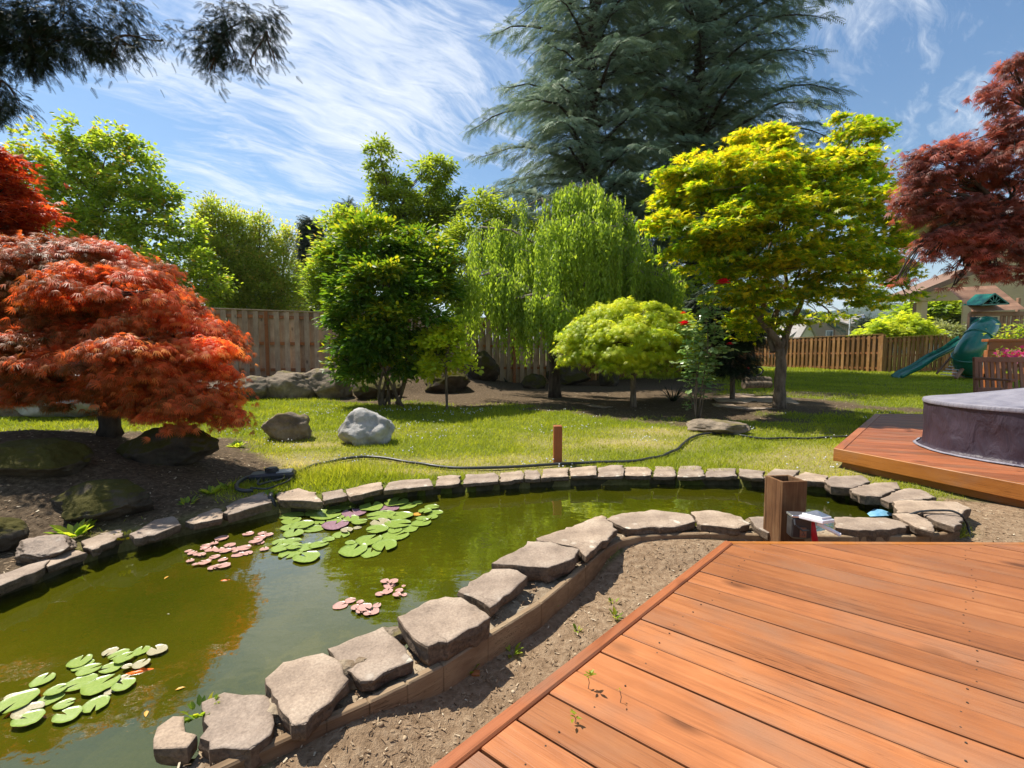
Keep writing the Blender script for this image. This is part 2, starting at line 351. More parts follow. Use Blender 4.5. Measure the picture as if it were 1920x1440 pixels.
hgt_ = tt.math('ADD', tt.math('ADD', n1, tt.math('MULTIPLY', n2, .5)), tt.math('ADD', tt.math('MULTIPLY', n4, .22), tt.math('MULTIPLY', crk, .25)))
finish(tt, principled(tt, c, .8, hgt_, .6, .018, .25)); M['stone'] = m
def rockmat(name, a, b, moss, mossamt):
    m, tt = newmat(name); v = wpos(tt); n1 = tt.noise(v, 4, 7, .65); n2 = tt.noise(v, 22, 5, .7)
    c = tt.ramp(n1, [(.33, a), (.68, b)]); nz = tt.add('ShaderNodeSeparateXYZ'); tt.l.new(tt.add('ShaderNodeNewGeometry').outputs['Normal'], nz.inputs[0])
    mk = tt.math('ADD', tt.noise(v, 3.1, 5, .6), tt.math('MULTIPLY', nz.outputs[2], .22))
    c = tt.mix(tt.ramp(mk, [(.78 - mossamt, 0.), (.88 - mossamt, .9)]), c, moss)
    finish(tt, principled(tt, c, .9, tt.math('ADD', n1, tt.math('MULTIPLY', n2, .5)), .8, .04, .15)); return m
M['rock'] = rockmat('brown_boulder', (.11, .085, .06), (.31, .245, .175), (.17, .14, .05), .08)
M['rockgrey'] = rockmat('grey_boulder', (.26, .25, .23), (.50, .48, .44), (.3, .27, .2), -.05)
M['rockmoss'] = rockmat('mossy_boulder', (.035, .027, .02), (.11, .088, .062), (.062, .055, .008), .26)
M['bark'] = simplemat('bark', (.07, .05, .035), (.23, .18, .13), 14, .95, .9, .02, (1, 1, .25), .1)
M['barkgrey'] = simplemat('grey_bark', (.13, .11, .085), (.36, .31, .25), 16, .9, .8, .02, (1, 1, .3), .1)
M['barkdark'] = simplemat('dark_bark', (.03, .022, .016), (.09, .07, .055), 14, .95, .9, .02, (1, 1, .25), .1)
M['black'] = simplemat('black_plastic', (.012, .012, .014), (.03, .03, .034), 20, .38, .1, .002, spec=.5)
M['blackhose'] = simplemat('black_hose_rubber', (.02, .022, .022), (.045, .045, .043), 30, .42, .1, .002, spec=.5)
M['steel'] = simplemat('brushed_steel', (.42, .42, .45), (.62, .62, .66), 40, .28, .05, .001, metal=.9)
M['whitep'] = simplemat('white_plastic', (.62, .61, .66), (.78, .77, .80), 20, .4, .05, .002)
M['red'] = simplemat('red_plastic', (.42, .01, .015), (.55, .02, .03), 20, .4, .05, .002)
M['green_pl'] = simplemat('green_slide_plastic', (.006, .13, .085), (.010, .17, .11), 3, .22, .03, .003, spec=.6)
M['green_dk'] = simplemat('dark_green_panel', (.008, .05, .05), (.012, .075, .07), 5, .35, .03, .003, spec=.5)
M['yellow_pl'] = simplemat('yellow_toy_plastic', (.62, .36, .02), (.72, .45, .03), 20, .35, .05, .002, spec=.5)
M['glass'] = simplemat('window_glass', (.10, .13, .16), (.16, .20, .24), 2, .08, 0, .001, spec=.8)
M['whitepaint'] = simplemat('white_trim', (.62, .63, .66), (.74, .75, .78), 6, .6, .1, .005)
M['bluep'] = simplemat('blue_plastic_float', (.10, .28, .42), (.25, .45, .60), 20, .3, .05, .002)
M['terracotta'] = simplemat('clay_pot', (.22, .09, .05), (.3, .14, .08), 12, .8, .2, .003)

# ------------------------------------------------------------------ ground
def axis(segs):
    out = []
    for a, b, st in segs: out.append(np.arange(a, b, st))
    return np.concatenate(out + [np.array([segs[-1][1]])])
xs = axis([(-3000, -400, 400), (-400, -60, 40), (-60, -14, 2.5), (-14, -4.4, .28), (-4.4, 5.2, .06), (5.2, 14, .28), (14, 60, 2.5), (60, 400, 40), (400, 3000, 400)])
ys = axis([(-30, -1, 2), (-1, .7, .3), (.7, 5.4, .06), (5.4, 12, .16), (12, 30, .5), (30, 60, 3), (60, 600, 60), (600, 3000, 300)])
GX, GY = np.meshgrid(xs, ys); gx, gy = GX.ravel(), GY.ravel()
gz = hgt(gx, gy)
d_p = segdist(gx, gy, pond); ins_p = inside(gx, gy, pond)
gz = np.where(ins_p & (d_p > .02), -.85, gz)
def dirtmask(x, y):
    def soft(poly, wd, nz=1.):
        d = segdist(x, y, poly); i = inside(x, y, poly); s = np.where(i, d, -d)
        n = .18 * np.sin(x * 3.1 + 2 * np.sin(y * 2.3)) + .12 * np.sin(y * 5.3 + x * 1.7) + .08 * np.sin(x * 9.1 - y * 7.3)
        return sm((s + n * nz) / wd * .5 + .5)
    a = np.maximum(soft(LBANK, .22, .7), soft(BACKDIRT, .5, 1.6)); a = np.maximum(a, soft(RDIRT, .12, .3)); a = np.maximum(a, soft(rim_poly, .1, .2))
    a = np.maximum(a, inside(x, y, FLAT) * 1.)
    fl = (y - (16.0 + .395 * x)) ; a = np.maximum(a, sm((fl + 2.0) / .5) * (x < 3))
    a = np.maximum(a, .75 * sm(1.3 - np.hypot((x - 8.2) / 2.2, (y - 12.2) / 1.0)))
    return a
def drymask(x, y):
    b = .5 + .25 * np.sin(x * 1.9 + 1.2 * np.sin(y * 1.3 + 1)) + .25 * np.sin(y * 2.9 + 1.7 * np.sin(x * 1.1))
    a = sm((b - .30) / .5) * sm((8.6 - y) / 3.6) * .72
    for px, py, rx, ry, k in [(1180, 830, 1.0, .45, 1.), (1240, 810, .9, .4, .9), (480, 870, 1.1, .5, 1.), (790, 868, .7, .22, .9), (980, 860, .8, .3, .7), (1480, 860, .8, .4, .8), (590, 835, .6, .3, .9), (560, 868, .7, .35, 1.), (620, 860, .5, .25, .7), (740, 885, .8, .15, .9), (1060, 745, .7, .35, .9), (1400, 870, .7, .3, .6)]:
        c0 = gr(px, py); a = np.maximum(a, k * np.exp(-(((x - c0[0]) / rx) ** 2 + ((y - c0[1]) / ry) ** 2)))
    return np.clip(a, 0, 1)
dm = dirtmask(gx, gy); dry = drymask(gx, gy)
sand = np.maximum(inside(gx, gy, FLAT), inside(gx, gy, RDIRT)) * 1.
nx = len(xs); ii = np.arange((len(ys) - 1) * (nx - 1)); r0 = ii // (nx - 1) * nx + ii % (nx - 1)
gf = np.stack([r0, r0 + 1, r0 + nx + 1, r0 + nx], 1)
m, tt = newmat('lawn_and_soil'); v = wpos(tt); n1 = tt.noise(v, 3, 6, .6); n2 = tt.noise(v, 26, 6, .7); n3 = tt.noise(v, 140, 4, .7)
soil = tt.ramp(n2, [(.28, (.045, .031, .019)), (.5, (.11, .078, .048)), (.75, (.23, .17, .11))])
sandc = tt.ramp(n2, [(.25, (.15, .095, .052)), (.5, (.30, .205, .125)), (.78, (.46, .345, .225))])
gc = tt.ramp(n2, [(.3, (.09, .12, .018)), (.7, (.20, .22, .04))]); dc = tt.ramp(n2, [(.25, (.22, .17, .06)), (.7, (.48, .40, .18))])
bare = tt.mix(rndattr(tt, 'sand'), soil, sandc)
lawn = tt.mix(rndattr(tt, 'dry'), gc, dc)
c = tt.mix(rndattr(tt, 'dirt'), lawn, bare)
vo = tt.add('ShaderNodeTexVoronoi'); tt.l.new(v, vo.inputs['Vector']); vo.inputs['Scale'].default_value = 40
c = tt.mix(tt.math('MULTIPLY', tt.ramp(vo.outputs['Distance'], [(.05, 1.), (.09, 0.)]), rndattr(tt, 'dirt')), c, (.42, .33, .23))
hh = tt.math('ADD', tt.math('MULTIPLY', n1, .6), tt.math('ADD', n2, tt.math('MULTIPLY', n3, .35)))
finish(tt, principled(tt, c, .95, hh, .9, .03, .08)); M['ground'] = m
ground = mesh_obj('ground', np.stack([gx, gy, gz], 1), gf, M['ground'], smooth=True, attrs={'dirt': dm, 'dry': dry, 'sand': sand})
props(ground, kind='structure')

# pond water + liner
m, tt = newmat('pond_water'); v = wpos(tt)
n1 = tt.noise(v, .9, 3, .5); murk = tt.ramp(n1, [(.3, (.062, .076, .004)), (.7, (.125, .118, .005))])
speck = tt.add('ShaderNodeTexVoronoi'); tt.l.new(v, speck.inputs['Vector']); speck.inputs['Scale'].default_value = 16; speck.inputs['Randomness'].default_value = 1
murk = tt.mix(tt.math('MULTIPLY', tt.ramp(speck.outputs['Distance'], [(.05, 1.), (.075, 0.)]), tt.ramp(tt.noise(v, 2.1, 3, .6), [(.55, 0.), (.7, .5)])), murk, (.5, .46, .3))
df = tt.add('ShaderNodeBsdfDiffuse'); tt.l.new(murk, df.inputs[0])
tp = tt.add('ShaderNodeBsdfTransparent'); tp.inputs[0].default_value = (.75, .72, .35, 1)
a1 = tt.add('ShaderNodeMixShader'); a1.inputs[0].default_value = .34; tt.l.new(df.outputs[0], a1.inputs[1]); tt.l.new(tp.outputs[0], a1.inputs[2])
bn = tt.add('ShaderNodeBump'); tt.l.new(tt.math('ADD', tt.noise(tt.mapping(v, (1, 1.6, 1)), 5, 2, .5), tt.math('MULTIPLY', tt.noise(v, 28, 2, .5), .12)), bn.inputs['Height']); bn.inputs['Strength'].default_value = .10; bn.inputs['Distance'].default_value = .02
gl = tt.add('ShaderNodeBsdfGlossy'); gl.inputs['Roughness'].default_value = .015; tt.l.new(bn.outputs[0], gl.inputs['Normal'])
fr = tt.add('ShaderNodeFresnel'); fr.inputs['IOR'].default_value = 1.36; tt.l.new(bn.outputs[0], fr.inputs['Normal'])
a2 = tt.add('ShaderNodeMixShader'); tt.l.new(tt.math('MULTIPLY', fr.outputs[0], 3.0, clamp=True), a2.inputs[0]); tt.l.new(a1.outputs[0], a2.inputs[1]); tt.l.new(gl.outputs[0], a2.inputs[2])
finish(tt, a2.outputs[0]); M['water'] = m
cen = pond.mean(0)
wp = []
for i in range(len(pond)):      # push the sheet a little under the banks
    a, b, c_ = pond[i - 1], pond[i], pond[(i + 1) % len(pond)]; tng = c_ - a; nrm = np.array([tng[1], -tng[0]]); nrm /= np.linalg.norm(nrm)
    q = b + nrm * .05
    if inside(np.array([q[0]]), np.array([q[1]]), pond)[0]: q = b - nrm * .05
    wp.append(q)
bm = bmesh.new(); vs = [bm.verts.new((*q, WZ)) for q in wp]; f_ = bm.faces.new(vs); bmesh.ops.triangulate(bm, faces=[f_])
bm.faces.ensure_lookup_table(); bm.normal_update()
if bm.faces[0].normal.z < 0: bmesh.ops.reverse_faces(bm, faces=bm.faces)
me = bpy.data.meshes.new('pond_water'); bm.to_mesh(me); bm.free(); me.materials.append(M['water'])
o = bpy.data.objects.new('pond_water', me); COL.objects.link(o); props(o, kind='structure')
M['liner'] = simplemat('algae_liner', (.035, .033, .012), (.13, .11, .06), 12, .9, .6, .02, coord='w')
mb = MB()
for i in range(len(pond)):
    a, b = pond[i], pond[(i + 1) % len(pond)]
    mb.addm([(*a, -.84), (*b, -.84), (*b, .02), (*a, .02)], [(0, 1, 2, 3)])
props(mb.build('pond_basin', M['liner']), kind='structure')

# mortar bed along the near side and the border board in front of it
cin = []
mb = MB()
from mathutils.geometry import tessellate_polygon
tris = tessellate_polygon([[Vector((*p, 0)) for p in rim_poly]])
def dense_slab(poly, ztop, step, amp, name, mat, parent, skirt=.12):
    x0, y0 = np.min(poly, 0); x1, y1 = np.max(poly, 0)
    X, Y = np.meshgrid(np.arange(x0, x1 + step, step), np.arange(y0, y1 + step, step)); x, y = X.ravel(), Y.ravel()
    i = inside(x, y, poly); s = np.where(i, 1, -1) * segdist(x, y, poly)
    z = ztop + np.array([amp * noise.fractal(Vector((a * 7, b * 7, 2)), 1, 2, 4) for a, b in zip(x, y)]) 
    z = np.where(s < .0, ztop - skirt, z); nxx = X.shape[1]
    n = (X.shape[0] - 1) * (nxx - 1); k = np.arange(n); r = k // (nxx - 1) * nxx + k % (nxx - 1)
    keep = (s[r] > -step) | (s[r + 1] > -step) | (s[r + nxx] > -step) | (s[r + nxx + 1] > -step)
    r = r[keep]
    return mesh_obj(name, np.stack([x, y, z], 1), np.stack([r, r + 1, r + nxx + 1, r + nxx], 1), mat, parent, smooth=True)
rim = dense_slab(np.array(rim_poly), .045, .025, .03, 'mortar_bed', M['concrete'], None)
props(rim, 'rough tan mortar bed between the near edging slabs and the border board', 'mortar bed')
mb = MB()
for i in range(len(strip) - 1):
    a, b = strip[i], strip[i + 1]; mb.beam((*a, .0), (*b, .0), .035, .145, bev=.006, rnd=.4)
props(mb.build('border_board', M['strip']), 'low weathered tan border board curving along the near side of the pond', 'border board')

# ------------------------------------------------------------------ edging slabs
def slab(name, px, ztop, thick, label, group='flat stone slabs edging the pond', tilt=(0, 0), seed=None, mat=None):
    sr = random.Random(seed if seed is not None else hash(str(px)) % 1000 if False else int(sum(a * 7 + b for a, b in px)))
    P = [at(x, y, ztop)[:2] for x, y in px]; P = np.array(P)
    # resample the outline with small chips
    out = []
    for i in range(len(P)):
        a, b = P[i], P[(i + 1) % len(P)]; L = np.linalg.norm(b - a); k = max(1, int(L / .035)); nn = np.array([b[1] - a[1], a[0] - b[0]]) / (L + 1e-9)
        for j in range(k):
            u = j / k; out.append(a + (b - a) * u + nn * (sr.uniform(-.007, .007) + (sr.uniform(-.022, -.01) if sr.random() < .10 else 0)) * (1 if j else .5))
    out = np.array(out); c = out.mean(0); n = len(out)
    rings = []; off = sr.random() * 50
    for s_, z, ns in ((.90, -thick, .010), (.97, -thick * .72, .008), (.985, -thick * .35, .007), (1.0, -.010, .004), (.988, -.002, .001), (.93, .0015, 0), (.6, .004, 0), (.3, .002, 0)):
        ring = []
        for p in out:
            d = (p - c); L = np.linalg.norm(d) + 1e-9; q = c + d * s_ if s_ < .9 else p - d / L * (1 - s_) * .12 * (1 if s_ > .95 else 1.3)
            nz_ = noise.noise(Vector((q[0] * 14, q[1] * 14, z * 40 + off)))
            q = q + d / L * nz_ * ns * 1.6; top = noise.fractal(Vector((q[0] * 5 + off, q[1] * 5, 0)), 1, 2, 3) * .006 if z > -.003 else 0
            ring.append((q[0], q[1], ztop + z + top + (q[0] - c[0]) * tilt[0] + (q[1] - c[1]) * tilt[1]))
        rings.append(ring)
    vs = [p for r_ in rings for p in r_]; fs = []
    for i in range(len(rings) - 1):
        for k in range(n): fs.append((i * n + k, i * n + (k + 1) % n, (i + 1) * n + (k + 1) % n, (i + 1) * n + k))
    top = len(vs); vs.append((c[0], c[1], ztop + .002)); li = (len(rings) - 1) * n
    for k in range(n): fs.append((li + k, li + (k + 1) % n, top))
    fs.append(tuple(range(n - 1, -1, -1)))
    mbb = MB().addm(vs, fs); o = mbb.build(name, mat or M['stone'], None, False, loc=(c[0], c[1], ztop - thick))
    # smooth only the upper surface
    sl = np.zeros(len(o.data.polygons), bool); sl[4 * n:-1] = True; o.data.polygons.foreach_set('use_smooth', sl)
    props(o, label, 'edging stone', group); return o
near = [
 ([(296, 1362), (323, 1343), (347, 1357), (350, 1400), (290, 1402)], .10, .07, 'flat grey slab at the bottom edge, leftmost of the near edging stones'),
 ([(382, 1317), (423, 1298), (493, 1305), (513, 1323), (505, 1375), (470, 1402), (395, 1402)], .10, .09, 'near edging slab with a round pale lichen spot, beside the leafy sprig at the water'),
 ([(499, 1271), (533, 1243), (603, 1227), (624, 1236), (649, 1272), (573, 1354), (547, 1357), (515, 1300)], .13, .07, 'large squarish edging slab left of the mortar lump with pale lichen spots on top'),
 ([(620, 1218), (717, 1176), (728, 1187), (762, 1225), (772, 1238), (677, 1274), (668, 1268), (632, 1235)], .12, .06, 'thin pale edging slab with a curved ledge across its lower corner'),
 ([(749, 1156), (807, 1127), (862, 1122), (913, 1157), (838, 1203), (790, 1202), (762, 1175)], .16, .095, 'thickest block-like edging slab, raised above its neighbours in the near row'),
 ([(862, 1108), (923, 1067), (955, 1067), (985, 1081), (975, 1093), (918, 1137), (897, 1122)], .13, .06, 'near edging slab with a dark wandering crack across its top'),
 ([(926, 1055), (983, 1025), (990, 1015), (1010, 1015), (1083, 1030), (1075, 1045), (1027, 1063), (990, 1060)], .15, .09, 'thick wide edging slab with a notched back corner, just left of the longest slab'),
 ([(1010, 1010), (1127, 968), (1152, 993), (1140, 1005), (1097, 1041), (1080, 1023), (1012, 1014)], .14, .05, 'long diagonal edging slab pointing up to the right with a split top'),
 ([(1140, 973), (1170, 962), (1230, 957), (1290, 965), (1300, 977), (1262, 986), (1180, 990)], .12, .06, 'long low edging slab on the near bend of the pond, left of the mortar gap'),
 ([(1298, 960), (1347, 958), (1377, 967), (1405, 980), (1377, 990), (1317, 983)], .12, .06, 'pointed oval edging slab with white mortar at its right end, left of the hollow post'),
 ([(1405, 970), (1437, 968), (1480, 973), (1480, 995), (1440, 998), (1420, 988)], .12, .07, 'edging slab partly hidden behind the hollow wooden post'),
 ([(1567, 970), (1610, 969), (1660, 972), (1715, 983), (1665, 993), (1600, 991), (1570, 988)], .12, .11, 'long thick edging slab right of the solar lamp cap, with a notched end'),
 ([(1675, 963), (1712, 961), (1747, 980), (1749, 996), (1715, 987)], .14, .05, 'narrow triangular slab leaning beside the black cable'),
 ([(1730, 962), (1797, 963), (1803, 972), (1790, 988), (1757, 978)], .13, .05, 'small slab under the loop of black cable at the right end of the pond'),
 ([(1677, 940), (1697, 938), (1793, 941), (1812, 950), (1800, 961), (1687, 961)], .14, .08, 'wide flat slab at the rightmost end of the pond rim'),
 ([(1653, 935), (1693, 917), (1725, 918), (1752, 932), (1700, 938), (1668, 941)], .10, .06, 'edging slab second from the right end of the pond, under the deck corner'),
 ([(1595, 917), (1640, 905), (1680, 905), (1686, 913), (1653, 930), (1613, 927)], .10, .08, 'edging slab third from the right end of the pond, with chipped right edge'),
 ([(1548, 903), (1560, 893), (1615, 892), (1630, 902), (1597, 915), (1560, 911)], .10, .08, 'edging slab right behind the top of the hollow post, beneath the deck corner'),
 ([(1488, 896), (1510, 885), (1550, 892), (1547, 903), (1513, 901)], .09, .06, 'edging slab directly behind the open top of the hollow post'),
 ([(1435, 894), (1453, 879), (1497, 882), (1482, 898), (1442, 900)], .09, .06, 'edging slab on the far rim just left of the hollow post'),
 # left part of the far rim
 ([(517, 926), (560, 916), (585, 922), (603, 940), (525, 937)], .08, .07, 'far edging slab right of the black pipe that dips into the pond'),
 ([(425, 949), (445, 938), (494, 923), (508, 941), (470, 952), (429, 964)], .09, .07, 'tilted far edging slab left of the black pipe, below the pump'),
 ([(348, 978), (404, 953), (419, 962), (415, 972), (365, 982)], .08, .05, 'brown far edging slab, second left of the black pipe'),
 ([(245, 1001), (290, 975), (325, 965), (338, 983), (300, 998), (253, 1009)], .08, .06, 'far edging slab with mossy left end, in the light at the shade line'),
 ([(155, 1014), (190, 1000), (224, 992), (229, 1005), (172, 1031)], .07, .05, 'thin shaded edging slab beside the yellow moss tuft'),
 ([(72, 1047), (134, 1028), (160, 1036), (92, 1061)], .06, .05, 'dark wet edging slab in the shade, second from the left frame edge'),
 ([(-60, 1100), (-10, 1079), (55, 1058), (92, 1050), (75, 1068), (0, 1098)], .07, .06, 'cracked tan edging slab at the far left end with grass in it'),
 ([(605, 924), (640, 917), (650, 929), (608, 938)], .07, .05, 'short edging slab in front of the bright grass tuft'),
 ([(650, 918), (680, 909), (714, 904), (716, 917), (657, 931)], .07, .05, 'edging slab just behind the nearest big lily pads'),
]
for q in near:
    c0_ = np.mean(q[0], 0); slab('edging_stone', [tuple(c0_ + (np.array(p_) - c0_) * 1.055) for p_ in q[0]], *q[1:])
bounds = [(720, 813), (817, 863), (867, 933), (937, 982), (985, 1014), (1016, 1066), (1062 + 8, 1118), (1121, 1169), (1172, 1221), (1225, 1268), (1271, 1321), (1324, 1381), (1385, 1434)]
words = ['first', 'second', 'third', 'fourth', 'fifth', 'sixth', 'seventh', 'eighth', 'ninth', 'tenth', 'eleventh', 'twelfth', 'thirteenth']
post_i = 5
for i, (a, b) in enumerate(bounds):
    rr = random.Random(i + 3)
    ytop = lambda x: np.interp(x, [720, 820, 900, 1000, 1100, 1200, 1300, 1380, 1434], [903, 893, 887, 880, 873, 873, 874, 877, 880])
    yb = lambda x: np.interp(x, [720, 820, 900, 1000, 1100, 1200, 1300, 1380, 1434], [919, 908, 902, 896, 891, 890, 891, 892, 895])
    j = lambda s=2.: rr.uniform(-s, s)
    a -= 2; b += 2; px = [(a + 2 + j(1.5), yb(a) + 2 + j(1)), (a + (b - a) * .5, yb((a + b) / 2) + 3 + j(1.2)), (b - 2 + j(1.5), yb(b) + 2 + j(1)), (b - 2 + j(4), (yb(b) + ytop(b)) / 2), (b - 5 + j(5), ytop(b) + 1 + j()), ((a + b) / 2 + j(9), ytop((a + b) / 2) + j(1.5)), (a + 5 + j(5), ytop(a) + 1 + j())]
    side = 'left of' if i < post_i else 'right of'; k = abs(i - post_i) - (0 if i > post_i else 0)
    lab = 'flat edging slab on the far rim directly in front of the small orange post' if i == post_i else 'flat edging slab on the far rim, %s to the %s the small orange post' % (words[k - 1], side)
    slab('edging_stone', px, .07 + rr.uniform(-.01, .012), rr.uniform(.036, .050), lab, tilt=(rr.uniform(-.03, .03), rr.uniform(-.05, .03)))
# rubble and mortar between slabs
for i, (px, py, r_, lab) in enumerate([(652, 1262, .07, 'pale mortar lump between the large squarish slab and the thin pale slab'), (540, 1330, .06, 'pale mortar wedge between the two bottom edging slabs'), (1130, 1010, .05, 'small round mortar lump at the right tip of the long diagonal slab'), (1415, 985, .06, 'white mortar lump left of the slab behind the hollow post'), (735, 1195, .05, 'rust brown rubble chunk left of the thickest slab'), (880, 1128, .035, 'rust brown rubble chunk between the cracked slab and the thickest slab'), (1765, 985, .045, 'pale mortar chunk beneath the slab under the cable')]):
    c = at(px, py, .07); bm = bmesh.new(); bmesh.ops.create_icosphere(bm, subdivisions=3, radius=1)
    for v_ in bm.verts:
        k = 1 + .35 * noise.fractal(v_.co * 1.7 + Vector((i * 5, 0, 0)), 1, 2, 4); v_.co = Vector((v_.co.x * r_ * k * 1.5, v_.co.y * r_ * k, v_.co.z * r_ * k * .8))
    me = bpy.data.meshes.new('mortar_lump'); bm.to_mesh(me); bm.free(); me.materials.append(M['concrete'] if 'rust' not in lab else M['rock']); o = bpy.data.objects.new('mortar_lump' if 'mortar' in lab else 'rubble_chunk', me); COL.objects.link(o); o.location = c
    props(o, lab, 'mortar' if 'mortar' in lab else 'rubble', 'rubble between the near edging slabs')

# ------------------------------------------------------------------ boulders
def boulder(px, py, wpx, hpx, label, mat='rock', seed=1, Y=None, depth=.8, group='boulders around the lawn', cuts=9, name='boulder', emb=.18, zoff=0., dr=(.62, .95)):
    """px,py = middle of the foot, in the picture; sizes in picture px"""
    base = gr(px, py) if Y is None else atY(px, py, Y); k = base[1] / F
    sx, sz = wpx * k / 2, hpx * k; sy = sx * depth
    sr = random.Random(seed); bm = bmesh.new(); bmesh.ops.create_icosphere(bm, subdivisions=5, radius=1.12)
    planes = [(Vector((sr.gauss(0, 1), sr.gauss(0, 1), sr.gauss(0, .8))).normalized(), sr.uniform(*dr)) for _ in range(cuts)]
    o_ = Vector((seed * 3.1, seed, 0))
    for v_ in bm.verts:
        p = v_.co
        for n_, d_ in planes:
            e = p.dot(n_) - d_
            if e > 0: p = p - n_ * e * .93
        p = p * (1 + .13 * noise.fractal(p * 1.6 + o_, 1, 2, 3)) + p.normalized() * .035 * noise.fractal(p * 7 + o_, 1, 2, 4)
        v_.co = Vector((p.x * sx, p.y * sy, (p.z * .5 + .5 - emb) * sz * 1.12))
    me = bpy.data.meshes.new(name); bm.to_mesh(me); bm.free(); me.materials.append(M[mat])
    me.polygons.foreach_set('use_smooth', np.ones(len(me.polygons), bool))
    o = bpy.data.objects.new(name, me); COL.objects.link(o); o.location = (base[0], base[1] + sy * .5, base[2] + zoff); ORG[o] = np.array(o.location)
    return props(o, label, 'boulder', group)
boulder(534, 826, 80, 54, 'squat brown boulder on the lawn, left of the pale grey one', 'rock', 3)
boulder(681, 834, 92, 70, 'rounded pale grey boulder standing on the lawn', 'rockgrey', 14, depth=.9, cuts=8, dr=(.78, .97))
boulder(1358, 815, 112, 30, 'flat long brown boulder on the lawn at the foot of the rose bush', 'rock', 8, cuts=12)
fb = 'boulders edging the bed along the left fence'
boulder(455, 750, 104, 48, 'broad low boulder below the fence, next to the red maple', 'rock', 21, Y=11.5, depth=.7, group=fb)
boulder(541, 749, 92, 66, 'peaked dark boulder in the middle of the row below the fence', 'rock', 22, Y=11.6, depth=.7, group=fb)
boulder(607, 744, 96, 54, 'tan slanting boulder at the right end of the row below the fence', 'rock', 23, Y=11.7, depth=.7, group=fb)
boulder(380, 752, 80, 40, 'low boulder below the fence, mostly behind the red maple', 'rock', 24, Y=11.3, group=fb)
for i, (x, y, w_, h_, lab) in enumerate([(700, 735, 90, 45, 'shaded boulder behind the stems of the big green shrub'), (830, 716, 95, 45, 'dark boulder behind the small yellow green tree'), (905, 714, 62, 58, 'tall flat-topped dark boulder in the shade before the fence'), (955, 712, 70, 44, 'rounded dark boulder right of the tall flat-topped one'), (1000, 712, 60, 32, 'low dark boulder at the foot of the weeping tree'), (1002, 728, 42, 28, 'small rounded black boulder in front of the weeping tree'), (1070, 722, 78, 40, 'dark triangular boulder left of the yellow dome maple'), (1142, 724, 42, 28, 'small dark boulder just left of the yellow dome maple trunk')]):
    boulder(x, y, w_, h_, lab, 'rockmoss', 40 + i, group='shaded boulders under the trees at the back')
mg = 'mossy boulders on the bank under the red maple'
boulder(300, 868, 150, 70, 'large mossy boulder at the right end under the red maple', 'rockmoss', 51, depth=.8, group=mg)
boulder(170, 970, 200, 62, 'mossy boulder low on the bank with a yellow moss knob', 'rockmoss', 52, depth=.6, group=mg)
boulder(40, 895, 170, 70, 'dark mossy boulder at the left frame edge under the red maple', 'rockmoss', 53, depth=.7, group=mg)
boulder(-20, 1035, 90, 64, 'shaded grey boulder at the left frame edge above the pond', 'rockmoss', 54, depth=.7, group=mg)
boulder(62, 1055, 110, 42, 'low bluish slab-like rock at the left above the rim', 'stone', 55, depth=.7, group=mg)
boulder(120, 772, 230, 78, 'long pale grey boulder seen beneath the red maple', 'rockgrey', 56, Y=8.6, depth=.5, group='pale boulders behind the red maple')
boulder(10, 772, 120, 85, 'grey boulder at the left frame edge behind the red maple', 'rock', 57, Y=8.6, depth=.5, group='pale boulders behind the red maple')

# ------------------------------------------------------------------ decks
ZD = .24
def clip_poly(poly, p, n):
    """keep the side where (x-p).n >= 0"""
    out = []
    for i in range(len(poly)):
        a, b = np.asarray(poly[i]), np.asarray(poly[(i + 1) % len(poly)]); da, db = np.dot(a - p, n), np.dot(b - p, n)
        if da >= 0: out.append(a)
        if (da >= 0) != (db >= 0): out.append(a + (b - a) * da / (da - db))
    return out
def decking(poly, ang, pitch, gap, ztop, th, mat, parent, off=0.):
    d = np.array([math.cos(ang), math.sin(ang)]); n = np.array([-d[1], d[0]]); pr = [np.dot(p, n) for p in poly]
    mbb = MB(); k = math.floor(min(pr) / pitch) - 1
    while k * pitch + off < max(pr):
        lo = k * pitch + off; hi = lo + pitch - gap * (1 + .35 * math.sin(k * 7.7)); q = clip_poly(clip_poly(poly, n * lo, n), n * hi, -n)
        if len(q) >= 3:
            # keep thin bevel by nesting
            c = np.mean(q, 0); q = [np.asarray(p) for p in q]; zt = ztop + .0012 * math.sin(k * 3.3)
            nn_ = len(q); vs = [(*p, ztop - th) for p in q] + [(*p, zt - .003) for p in q]
            mid = (lo + hi) / 2
            vs += [(*(p + n * (mid - np.dot(p, n)) * (.003 / ((hi - lo) / 2))), zt) for p in q]
            fs = [tuple(range(nn_ - 1, -1, -1)), tuple(range(2 * nn_, 3 * nn_))]
            for r_ in (0, nn_): fs += [(r_ + i, r_ + (i + 1) % nn_, r_ + nn_ + (i + 1) % nn_, r_ + nn_ + i) for i in range(nn_)]
            mbb.addm(vs, fs)
        k += 1
    return mbb.build('decking', mat, parent)
# near deck
C1 = at(1359, 1014, ZD)[:2]; D1 = at(911, 1358, ZD)[:2]; e1 = (D1 - C1) / np.linalg.norm(D1 - C1)
far1 = C1 + e1 * 4.4; right1 = np.array([6.4, at(1920, 1018, ZD)[1] - .02])
dk = thing('wooden_deck', 'orange stained wooden deck in the foreground with diagonal boards', 'deck', (*C1, 0))
n1_ = np.array([-e1[1], e1[0]]);  n1_ = n1_ if np.dot(n1_, np.array([1, -1])) > 0 else -n1_
wed = .046
fd = (right1 - C1) / np.linalg.norm(right1 - C1)
inner = [C1 + n1_ * (wed + .006) / 1 + e1 * .10, far1 + n1_ * (wed + .006), np.array([6.4, -2.0]), right1 + np.array([0, -.046])]
